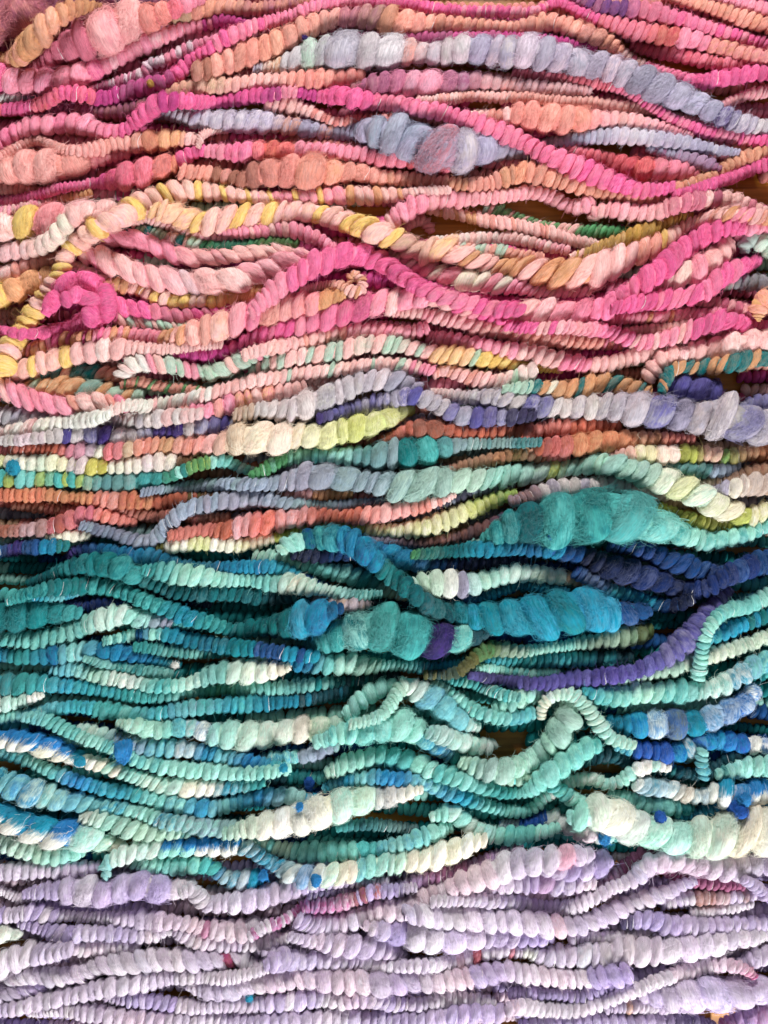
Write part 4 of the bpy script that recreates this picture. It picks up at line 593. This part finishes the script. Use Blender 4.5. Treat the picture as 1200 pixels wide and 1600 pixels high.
def catmull(P, step):
    P = np.array(P, float)
    Q = np.vstack([2 * P[0] - P[1], P, 2 * P[-1] - P[-2]])
    out = []
    for i in range(1, len(Q) - 2):
        p0, p1, p2, p3 = Q[i - 1:i + 3]
        n = max(2, int(math.hypot(*(p2 - p1)[:2]) / step))
        t = np.linspace(0, 1, n, endpoint=False)[:, None]
        c = 0.5 * ((2 * p1) + (-p0 + p2) * t + (2 * p0 - 5 * p1 + 4 * p2 - p3) * t ** 2 + (-p0 + 3 * p1 - 3 * p2 + p3) * t ** 3)
        c[:, 2] = p1[2] + (p2[2] - p1[2]) * (t * t * (3 - 2 * t))[:, 0]
        out.append(c)
    out.append(Q[-2][None])
    A = np.vstack(out)
    A[:, 2] = np.maximum(A[:, 2] * 1.09, 2.5)
    return A


def gauss(a, sig):
    n = int(max(1, sig * 3))
    k = np.exp(-0.5 * (np.arange(-n, n + 1) / sig) ** 2)
    k /= k.sum()
    return np.convolve(np.pad(a, n, mode='edge'), k, mode='valid')


def settle(A, step=3.0):
    """heights of the strand centre line on the pile"""
    z = np.zeros(len(A))
    for i, (x, y, r) in enumerate(A):
        gx, gy = int((x - GX0) / G), int((y - GY0) / G)
        q = max(1, int(0.35 * r / G))
        sub = PILE[max(0, gy - q):gy + q + 1, max(0, gx - q):gx + q + 1]
        h = sub.max() if sub.size else 0
        z[i] = max(r * 0.95, h + 0.72 * r)
    w = 4
    d = np.array([z[max(0, i - w):i + w + 1].max() for i in range(len(z))])
    d = 0.55 * d + 0.45 * gauss(z, 6)
    return np.minimum(gauss(d, 5.5), 125)


def deposit(A, z):
    for (x, y, r), zz in zip(A, z):
        q = int(r / G) + 1
        cx, cy = (x - GX0) / G, (y - GY0) / G
        ix, iy = int(round(cx)), int(round(cy))
        x0, x1, y0, y1 = max(0, ix - q), min(GW, ix + q + 1), max(0, iy - q), min(GH, iy + q + 1)
        if x1 <= x0 or y1 <= y0:
            continue
        yy, xx = np.mgrid[y0:y1, x0:x1]
        dd = ((xx - cx) ** 2 + (yy - cy) ** 2) * G * G
        top = np.where(dd < r * r, zz + np.sqrt(np.maximum(r * r - dd, 0)), 0)
        PILE[y0:y1, x0:x1] = np.maximum(PILE[y0:y1, x0:x1], top)


def to_world(x, y, z):
    f = 1 - z / CAM_H
    return np.stack([(x - 600) * f * S, (800 - y) * f * S, z * S], -1)


# ------------------------------------------------------------ dye along a strand
def parse_dye(txt):
    st = []
    for t in txt.split():
        x, c = t.split(':')
        mode = ''
        for ch in '+/':
            if ch in c:
                mode = ch
        if mode:
            a, b = c.split(mode)
        elif '~' in c:
            mode = '~'
            a, b = c.split('~', 1)
        else:
            a = b = c

        def val(q):
            qs = q.split('~')
            return sum(PAL[w] for w in qs) / len(qs)
        st.append((float(x), mode, val(a), val(b)))
    return st


def dye_at(st, x, i, rnd, mot=False, n0=0.0, n1=0.0):
    """two dyes and the two tone switch of one coil"""
    if x <= st[0][0] or len(st) == 1:
        s0 = s1 = st[0]
        t = 0
    elif x >= st[-1][0]:
        s0 = s1 = st[-1]
        t = 0
    else:
        for a, b in zip(st, st[1:]):
            if a[0] <= x <= b[0]:
                s0, s1 = a, b
                t = (x - a[0]) / max(1e-6, b[0] - a[0])
                break
    t = min(1, max(0, t + .11 * n0 + rnd.normal(0, 0.04)))

    def pick(s):
        if s[1] == '+':
            q = (i % 3 == 1) * 1 if rnd.random() < .85 else i % 2
            c = s[2] if q == 0 else s[3]
            return c, c * .8 + .2 * (s[3] if q == 0 else s[2]), 0
        if s[1] == '/':
            return s[2], s[3], 1
        if s[1] == '~':
            w = min(1.0, max(0.0, .36 + .19 * n1 + rnd.normal(0, .06)))
            w2 = min(1.0, w + rnd.uniform(.12, .55))
            if mot:
                w *= .5
                w2 = min(1.0, w + rnd.uniform(.5, .95))
            return s[2] * (1 - w) + s[3] * w, s[2] * (1 - w2) + s[3] * w2, 0
        return s[2], s[2], 0
    a, b = pick(s0), pick(s1)
    if t in (0, 1) or s0 is s1:
        c1, c2, tt = (a if t < .5 else b)
    elif s0[1] in '+/' or s1[1] in '+/':
        c1, c2, tt = a if rnd.random() > t else b
    else:
        u = t * t * (3 - 2 * t)
        c1, c2, tt = a[0] * (1 - u) + b[0] * u, a[1] * (1 - u) + b[1] * u, 0
    j = rnd.normal(1, 0.04)
    c1 = np.clip(c1 * j * rnd.normal(1, .025, 3), .003, .9)
    if np.allclose(c2, a[0]) or np.allclose(c1 / j, c2, atol=.05):
        c2 = c2 * rnd.uniform(.72, 1.28) + rnd.uniform(0, .05)
    c2 = np.clip(c2 * j, .003, .9)
    return c1, c2, tt


GROUPS = dict(A='strands of the rose and peach skein at the top', B='strands of the pink and yellow skein',
              C='strands of the grey, rust and lime skein', D='strands of the deep teal and blue skein',
              E='strands of the mint, white and blue skein', F='strands of the lilac skein at the bottom')
COUNTS = dict(coil=0, fine=0, hair=0)
STRAND_TOP = []


def make_frames(W):
    T = np.gradient(W, axis=0)
    T /= np.linalg.norm(T, axis=1)[:, None] + 1e-12
    up = np.array([0, 0, 1.0])
    Y = np.cross(up, T)
    Y /= np.linalg.norm(Y, axis=1)[:, None] + 1e-12
    Z = np.cross(T, Y)
    return T, Y, Z


def hair_object(name, pts, cols, rad, parent, origin):
    """pts: n x k x 3 world"""
    n, k = pts.shape[:2]
    hc = bpy.data.hair_curves.new(name)
    hc.add_curves([k] * n)
    hc.points.foreach_set('position', np.ascontiguousarray((pts - origin).reshape(-1, 3), np.float32).ravel())
    ra = hc.attributes.get('radius') or hc.attributes.new('radius', 'FLOAT', 'POINT')
    taper = np.linspace(1, .35, k)
    ra.data.foreach_set('value', (rad[:, None] * taper[None]).astype(np.float32).ravel())
    ca = hc.attributes.new('dye', 'FLOAT_COLOR', 'CURVE')
    d = np.ones((n, 4), np.float32)
    d[:, :3] = cols
    ca.data.foreach_set('color', d.ravel())
    hc.materials.append(M_FUZZ)
    o = bpy.data.objects.new(name, hc)
    COL.objects.link(o)
    o.parent = parent
    o['kind'] = 'stuff'
    COUNTS['hair'] += n
    return o


def build_strand(grp, opts, label, dyes, pts, idx):
    rnd = np.random.default_rng(1000 + idx)
    tilt, pf, fz = 12.0, 1.0, 1.0
    for o in opts.split():
        if o[0] == 't':
            tilt = float(o[1:])
        elif o[0] == 'p':
            pf = float(o[1:])
        elif o[0] == 'f':
            fz = float(o[1:])
    pf = (1 + (pf - 1) * .65) * (.90 if grp in 'FD' else .96)
    if pts[0][0] > pts[-1][0]:
        pts = pts[::-1]
    A = catmull(pts, 3.0)
    A[:, 2] *= dict(A=1.0, B=1.0, C=.98, D=.99, E=.99, F=.93)[grp]
    A[:, 2] = np.where(A[:, 2] > 22, 22 + (A[:, 2] - 22) * .86, A[:, 2])
    z = settle(A)
    deposit(A, z)
    W = to_world(A[:, 0], A[:, 1], z)
    R = A[:, 2] * S * (1 - z / CAM_H)
    arc = np.concatenate([[0], np.cumsum(np.linalg.norm(np.diff(W, axis=0), axis=1))])
    T, Y, Z = make_frames(W)
    st = parse_dye(dyes)
    # coil stations
    s, stations = 0.0, []
    while s < arc[-1]:
        r = np.interp(s, arc, R)
        rp = r / S
        p = r * (0.55 + 0.036 * min(rp, 20)) * pf * np.clip(rnd.normal(1, .09 + .002 * rp), .68, 1.35)
        if pf < 1.25 and '+' not in dyes and rp < 24 and rnd.random() < .06:
            p *= .62
        if len(stations) % 3 == 1 and '+' in dyes:
            p *= .74
        stations.append((s + p / 2, p))
        s += p
    nz = np.stack([gauss(rnd.normal(size=len(stations) + 1), sg_) * math.sqrt(2 * math.sqrt(math.pi) * sg_) for sg_ in (1.6, 1.8, 3.0, 2.5)], -1)
    mid = len(W) // 2
    origin = np.array([W[mid, 0], W[mid, 1], 0.0])
    root = bpy.data.objects.new('yarn_strand', None)
    root.empty_display_size = 0.01
    root.location = origin
    COL.objects.link(root)
    tag(root, label, 'yarn strand', GROUPS[grp])

    # the core the wool is wrapped on
    nt = 8
    th = np.linspace(0, 2 * math.pi, nt, endpoint=False)
    sel = np.arange(0, len(W), 2)
    ring = (W[sel][:, None] + (0.70 * R[sel])[:, None, None] * (np.cos(th)[None, :, None] * Y[sel][:, None] + np.sin(th)[None, :, None] * Z[sel][:, None]))
    V = ring.reshape(-1, 3) - origin
    i = np.arange(len(sel) - 1)[:, None] * nt
    j = np.arange(nt)[None]
    j2 = (j + 1) % nt
    F = np.stack([i + j, i + j2, i + nt + j2, i + nt + j], -1).reshape(-1, 4)
    ccol = np.repeat(np.array([dye_at(st, A[q, 0], 0, rnd)[0] for q in sel]), nt, axis=0)
    core = bpy.data.objects.new('core', mesh_from('core', V, F, M_CORE, [('dye', 'FLOAT_COLOR', ccol)]))
    COL.objects.link(core)
    core.parent = root

    fineV, fineF, fineL, fineA, fineB, fineX, nv = [], [], [], [], [], [], 0
    hp, hcol, hrad, tp = [], [], [], []
    for bi, (sc, p) in enumerate(stations):
        if sc > arc[-1]:
            continue
        f = np.interp(sc, arc, np.arange(len(arc)))
        i0 = min(int(f), len(arc) - 2)
        w = f - i0
        c = W[i0] * (1 - w) + W[i0 + 1] * w
        t, y, zz = T[i0], Y[i0], Z[i0]
        r = np.interp(sc, arc, R) * np.clip(rnd.normal(1, .028), .9, 1.1) * (1 + .045 * nz[bi, 2])
        px = A[i0, 0]
        c1, c2, tt = dye_at(st, px, bi, rnd, 'm' in opts, nz[bi, 0], nz[bi, 1])
        # ends of a strand close down
        e = min(sc, arc[-1] - sc)
        hl = p * (0.62 if r / S < 20 else .63)
        tl = tilt + rnd.normal(0, 2.5) + 2.5 * nz[bi, 3]
        k = math.tan(math.radians(tl)) * r / hl
        ki = int(np.clip(round(k / K_STEP), -6, 6))
        var = int(rnd.integers(NVAR))
        jy, jz = rnd.normal(0, .025, 2) * r
        c = c + y * jy + zz * jz
        yaw = rnd.normal(0, .03)
        t2 = t * math.cos(yaw) + y * math.sin(yaw)
        y2 = -t * math.sin(yaw) + y * math.cos(yaw)
        ry = r * np.clip(rnd.normal(1, .03), .9, 1.1)
        if r / S >= 9.4 and p / S >= 9.2:
            o = bpy.data.objects.new('coil', coil_mesh(ki, var))
            M = Matrix(((t2[0] * hl, y2[0] * ry, zz[0] * r, c[0] - origin[0]), (t2[1] * hl, y2[1] * ry, zz[1] * r, c[1] - origin[1]),
                        (t2[2] * hl, y2[2] * ry, zz[2] * r, c[2]), (0, 0, 0, 1)))
            o.matrix_basis = M
            o['dye'] = [float(v) for v in c1]
            o['dye_two'] = [float(v) for v in c2]
            o['aux'] = [float(rnd.random()), float(tt), 0.0]
            COL.objects.link(o)
            o.parent = root
            COUNTS['coil'] += 1
        else:
            Vv, LC, Ff = fine_arrays(ki, var)
            B = np.stack([t2 * hl, y2 * ry, zz * r])
            fineV.append(Vv @ B + (c - origin))
            fineF.append(Ff + nv)
            nv += len(Vv)
            fineL.append(LC)
            fineA.append(np.repeat(c1[None], len(Vv), 0))
            fineB.append(np.repeat(c2[None], len(Vv), 0))
            fineX.append(np.repeat(np.array([[rnd.random(), tt, 0.]]), len(Vv), 0))
            COUNTS['fine'] += 1
        # the shiny thread that ties the wrap down shows between some coils
        if rnd.random() < dict(F=.30, D=.06, E=.06).get(grp, .03) and r / S < 17:
            q = np.linspace(0, 1, 8)
            th_ = 2.7 - rnd.uniform(1.2, 2.3) * q + rnd.uniform(-.3, .2)
            rr = .93 + .05 * np.sin(q * rnd.uniform(3, 9))
            xx = .62 + .12 * np.sin(q * rnd.uniform(2, 7) + rnd.uniform(0, 6)) + .2 * (q - .5)
            tp.append(c + (xx + k * rr * np.cos(th_))[:, None] * (t2 * p * .6) + (rr * np.cos(th_))[:, None] * (y2 * ry) + (rr * np.sin(th_))[:, None] * (zz * r))
        # loose fibres on this coil
        nh = int(0.021 * (p / S) * (2 * r / S) * fz * HAIR * (1 if r / S < 18 else .8) + rnd.random())
        if nh:
            kk = 8
            th0 = rnd.uniform(-.25, math.pi + .25, nh)
            dth = rnd.normal(0, .6, nh)
            x0 = rnd.uniform(-1, 1, nh)
            dx = rnd.normal(0, .45, nh)
            lift = np.where(rnd.random(nh) < .22, rnd.exponential(.26 if r / S > 18 else .36, nh), rnd.exponential(.10, nh)) * min(1.0, 13 / (r / S)) * (1 - .12 * min(fz, 2))
            q = np.linspace(0, 1, kk)[None]
            TH = th0[:, None] + dth[:, None] * q
            X = x0[:, None] * .8 + dx[:, None] * q + rnd.normal(0, .10, (nh, 1)) * np.sin(q * 5)
            prof = np.clip(1 - np.abs(np.clip(X, -.86, .86)) ** 2.3, 0.05, 1) ** .46
            RR = prof * 1.0 + .015 + lift[:, None] * q ** 1.6
            cu = rnd.normal(0, 1, (6, nh, 1))
            X = X + .16 * cu[0] * np.sin(q * (3 + 3 * np.abs(cu[1])) + cu[2]) - .16 * cu[0] * np.sin(cu[2])
            TH = TH + .16 * cu[3] * (np.sin(q * (3 + 3 * np.abs(cu[4])) + cu[5]) - np.sin(cu[5]))
            yc, zc = RR * np.cos(TH), RR * np.sin(TH)
            P = c + (X + k * yc)[..., None] * (t2 * hl) + yc[..., None] * (y2 * ry) + zc[..., None] * (zz * r)
            hp.append(P)
            mixf = rnd.random((nh, 1)) if not tt else (np.cos(th0 + dth * .5) < .12 + rnd.normal(0, .3, nh))[:, None] * 1.0
            hcv = (c1 * (1 - mixf) + c2 * mixf)
            hcv = np.clip(hcv * rnd.uniform(.85, 1.25, (nh, 1)) + rnd.uniform(0, .05, (nh, 1)), 0, .92)
            hcol.append(hcv)
            hrad.append(rnd.uniform(.13, .30, nh) * S)
    if fineV:
        me = mesh_from('fine_coils', np.vstack(fineV), np.vstack(fineF), M_FINE,
                       [('lco', 'FLOAT_VECTOR', np.vstack(fineL)), ('dye', 'FLOAT_COLOR', np.vstack(fineA)),
                        ('dye_two', 'FLOAT_COLOR', np.vstack(fineB)), ('aux', 'FLOAT_VECTOR', np.vstack(fineX))])
        o = bpy.data.objects.new('fine_coils', me)
        COL.objects.link(o)
        o.parent = root
        o['kind'] = 'stuff'
    if hp:
        hair_object('fuzz', np.concatenate(hp), np.concatenate(hcol), np.concatenate(hrad), root, origin)
    if tp:
        tc = np.repeat(np.array([[.82, .80, .80]]), len(tp), 0)
        hair_object('binding_thread', np.stack(tp), tc, rnd.uniform(.38, .65, len(tp)) * S, root, origin)
    STRAND_TOP.append((root, A, z, origin))
    return root


HAIR = 4.5


# ------------------------------------------------------------ strands buried at the bottom of each skein
def build_underlayer(name, label, y0, y1, cols, holes, seed):
    rnd = np.random.default_rng(seed)
    PV, PF, PL, PA, PB, PX, nv = [], [], [], [], [], [], 0
    y = y0
    while y < y1:
        xs = np.arange(-60, 1261, 40.0)
        ph = rnd.uniform(0, 6.28, 3)
        ys = y + 7 * np.sin(xs / 170 + ph[0]) + 5 * np.sin(xs / 83 + ph[1])
        rs = 10.5 + 2.2 * np.sin(xs / 120 + ph[2])
        A = catmull(np.stack([xs, ys, rs], -1), 3.0)
        z = A[:, 2] * 0.95
        keep = np.ones(len(A), bool)
        for hx, hy, ax, ay in holes:
            keep &= ((A[:, 0] - hx) / ax) ** 2 + ((A[:, 1] - hy) / ay) ** 2 > 1
        deposit(A[keep], z[keep])
        W = to_world(A[:, 0], A[:, 1], z)
        T, Y, Z = make_frames(W)
        i = 0.0
        ca = PAL[cols[rnd.integers(len(cols))]]
        while i < len(A) - 1:
            q = int(i)
            r = A[q, 2]
            p = r * .92
            i += p / 3.0
            if rnd.random() < .09:
                ca = PAL[cols[rnd.integers(len(cols))]]
            if not keep[q]:
                continue
            Vv, LC, Ff = fine_arrays(int(rnd.integers(0, 3)), int(rnd.integers(NVAR)))
            B = np.stack([T[q] * p * .6 * S, Y[q] * r * S, Z[q] * r * S])
            PV.append(Vv @ B + W[q])
            PF.append(Ff + nv)
            nv += len(Vv)
            PL.append(LC)
            c1 = np.clip(ca * rnd.normal(1, .1), 0.003, .9)
            PA.append(np.repeat(c1[None], len(Vv), 0))
            PB.append(np.repeat((c1 * .8)[None], len(Vv), 0))
            PX.append(np.repeat(np.array([[rnd.random(), 0, 0.]]), len(Vv), 0))
        y += 19
    me = mesh_from(name, np.vstack(PV), np.vstack(PF), M_FINE,
                   [('lco', 'FLOAT_VECTOR', np.vstack(PL)), ('dye', 'FLOAT_COLOR', np.vstack(PA)),
                    ('dye_two', 'FLOAT_COLOR', np.vstack(PB)), ('aux', 'FLOAT_VECTOR', np.vstack(PX))])
    o = bpy.data.objects.new(name, me)
    COL.objects.link(o)
    tag(o, label, 'yarn', None, 'stuff')


HOLES = [(1010, 85, 70, 30), (1085, 98, 40, 14), (740, 345, 130, 28), (850, 330, 120, 32), (960, 345, 50, 14), (1175, 300, 60, 24),
         (790, 1172, 42, 34), (350, 1088, 60, 9), (1100, 1592, 90, 22), (1120, 600, 45, 18), (30, 1478, 50, 18), (760, 168, 40, 12),
         (950, 242, 50, 12), (640, 1485, 24, 14)]
build_underlayer('yarn_underlayer', 'deep rose and peach strands buried at the bottom of the top skein', -50, 300, ['sa', 'pk', 'rs', 'rs', 'pe', 'hp', 'pk'], HOLES, 1)
build_underlayer('yarn_underlayer', 'pink and peach strands buried at the bottom of the pink and yellow skein', 305, 635, ['pk', 'lp', 'rs', 'pe', 'hp', 'sg', 'mg'], HOLES, 2)
build_underlayer('yarn_underlayer', 'brown and grey strands buried under the grey, rust and lime skein', 640, 840, ['br', 'sa', 'gl', 'gb', 'tn', 'gt'], HOLES, 3)
build_underlayer('yarn_underlayer', 'dark teal and navy strands buried under the teal skein', 848, 1340, ['tl', 'lt', 'bl', 'tl', 'lt', 'tl', 'mt'], HOLES, 4)
build_underlayer('yarn_underlayer', 'violet strands buried under the lilac skein', 1350, 1650, ['vl', 'li', 'vl', 'li', 'lk', 'vl'], HOLES, 5)

rows = []
for line in DATA.strip().splitlines():
    line = line.strip()
    if not line or line[0] == '#':
        continue
    g, lv, opts, label, dyes, path = line.split('|')
    pts = [tuple(float(v) for v in q.split(',')) for q in path.split()]
    rows.append((int(lv), g, opts, label, dyes, pts))
order = sorted(range(len(rows)), key=lambda i: rows[i][0])
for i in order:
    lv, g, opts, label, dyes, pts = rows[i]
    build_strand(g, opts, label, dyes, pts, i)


# ------------------------------------------------------------ neps: small felted dots and curls of dyed wool
def top_strand(x, y):
    best, bz = None, -1
    for root, A, z, origin in STRAND_TOP:
        d = np.hypot(A[:, 0] - x, A[:, 1] - y)
        i = int(d.argmin())
        if d[i] < A[i, 2] * 1.05:
            h = z[i] + math.sqrt(max(0, A[i, 2] ** 2 - d[i] ** 2))
            if h > bz:
                best, bz = (root, origin), h
    return best, bz


def nep(path, col):
    """a felted tube with round ends lying on the strand below it"""
    rnd = np.random.default_rng(int(path[0][0] * 7 + path[0][1]))
    A = catmull(path, 1.5)
    b, bz = top_strand(A[len(A) // 2, 0], A[len(A) // 2, 1])
    if b is None:
        return
    root, origin = b
    zz = np.array([top_strand(x, y)[1] for x, y in A[:, :2]])
    zz = np.where(zz < bz - 12, bz - 12, zz)
    z = gauss(zz, 4) + A[:, 2] * .55
    W = to_world(A[:, 0], A[:, 1], z)
    T, Y, Z = make_frames(W)
    L = np.linspace(-1, 1, len(A))
    nt = 14
    th = np.linspace(0, 2 * math.pi, nt, endpoint=False)
    cap = np.clip(1 - np.abs(L) ** 6, 0.0, 1) ** .5
    R = A[:, 2] * S * cap
    wob = 1 + .10 * rnd.normal(size=(len(A), nt))
    wob += .16 * np.sin(3 * L[:, None] + 2 * th[None] + rnd.uniform(0, 6))
    ring = W[:, None] + (R[:, None] * wob)[..., None] * (np.cos(th)[None, :, None] * Y[:, None] + np.sin(th)[None, :, None] * Z[:, None])
    i = np.arange(len(A) - 1)[:, None] * nt
    j = np.arange(nt)[None]
    j2 = (j + 1) % nt
    F = np.stack([i + j, i + j2, i + nt + j2, i + nt + j], -1).reshape(-1, 4)
    V = ring.reshape(-1, 3) - origin
    c = PAL[col]
    lco = np.stack([np.repeat(L, nt), np.tile(np.cos(th), len(A)), np.tile(np.sin(th), len(A))], -1)
    me = mesh_from('wool_nep', V, F, M_FINE, [('lco', 'FLOAT_VECTOR', lco * 2), ('dye', 'FLOAT_COLOR', np.repeat(c[None], len(V), 0)),
                   ('dye_two', 'FLOAT_COLOR', np.repeat((c * .75)[None], len(V), 0)),
                   ('aux', 'FLOAT_VECTOR', np.repeat(np.array([[rnd.random(), 0, 0]]), len(V), 0))])
    o = bpy.data.objects.new('wool_nep', me)
    COL.objects.link(o)
    o.parent = root
    n = 90
    qi = rnd.integers(0, len(A), n)
    t0 = rnd.uniform(-.3, math.pi + .3, n)
    q = np.linspace(0, 1, 6)[None]
    TH = t0[:, None] + rnd.normal(0, .8, (n, 1)) * q
    RR = (R[qi][:, None] * (1 + rnd.exponential(.22, (n, 1)) * q ** 1.5) + .0001)
    P = (W[qi][:, None] + (RR * np.cos(TH))[..., None] * Y[qi][:, None] + (RR * np.sin(TH))[..., None] * Z[qi][:, None]
         + (rnd.normal(0, .5, (n, 1)) * q * R[qi][:, None])[..., None] * T[qi][:, None])
    hair_object('fuzz', P, np.clip(c * rnd.uniform(.8, 1.5, (n, 1)) + .02, 0, .9), rnd.uniform(.15, .3, n) * S, o, origin)


for path, col in [([(13, 731, 9), (22, 731, 10), (31, 730, 9)], 'cy'), ([(180, 1176, 14), (192, 1174, 16), (206, 1177, 13)], 'az'),
                  ([(463, 1260, 5), (468, 1261, 6), (474, 1263, 4)], 'az'), ([(495, 1366, 6), (494, 1375, 7), (494, 1384, 6)], 'az'),
                  ([(765, 1321, 8), (773, 1322, 9), (781, 1321, 8)], 'az'), ([(390, 1553, 4), (389, 1559, 5), (390, 1566, 4)], 'cy'),
                  ([(405, 1364, 7), (412, 1368, 8), (419, 1366, 6)], 'az'), ([(116, 1189, 6), (125, 1190, 7), (134, 1188, 6)], 'cy'),
                  ([(936, 1306, 9), (945, 1309, 10), (954, 1311, 7)], 'az'), ([(1024, 1276, 7), (1031, 1277, 8), (1038, 1278, 6)], 'zb'),
                  ([(482, 1214, 5), (483, 1222, 7), (482, 1232, 5)], 'zb'), ([(436, 1200, 5), (443, 1200, 6), (450, 1199, 5)], 'cy'),
                  ([(643, 1258, 6), (652, 1254, 9), (668, 1258, 11), (682, 1269, 12), (690, 1281, 11), (694, 1293, 7)], 'zb'),
                  ([(1136, 1262, 6), (1146, 1258, 9), (1156, 1256, 8)], 'zb'), ([(1156, 1256, 8), (1164, 1248, 9), (1170, 1240, 6)], 'az'),
                  ([(1153, 1258, 7), (1158, 1268, 9), (1162, 1279, 7)], 'zb'), ([(858, 1108, 3), (860, 1109, 3), (862, 1110, 3)], 'zb'),
                  ([(234, 125, 3), (235, 131, 4), (236, 138, 3)], 'oc'), ([(478, 55, 3), (477, 60, 4), (476, 64, 3)], 'pu'),
                  ([(275, 1034, 4), (274, 1039, 5), (274, 1044, 4)], 'wh'), ([(856, 836, 2), (860, 840, 3), (862, 844, 2)], 'az')]:
    nep(path, col)
bpy.context.view_layer.update()
print('COUNTS', COUNTS)
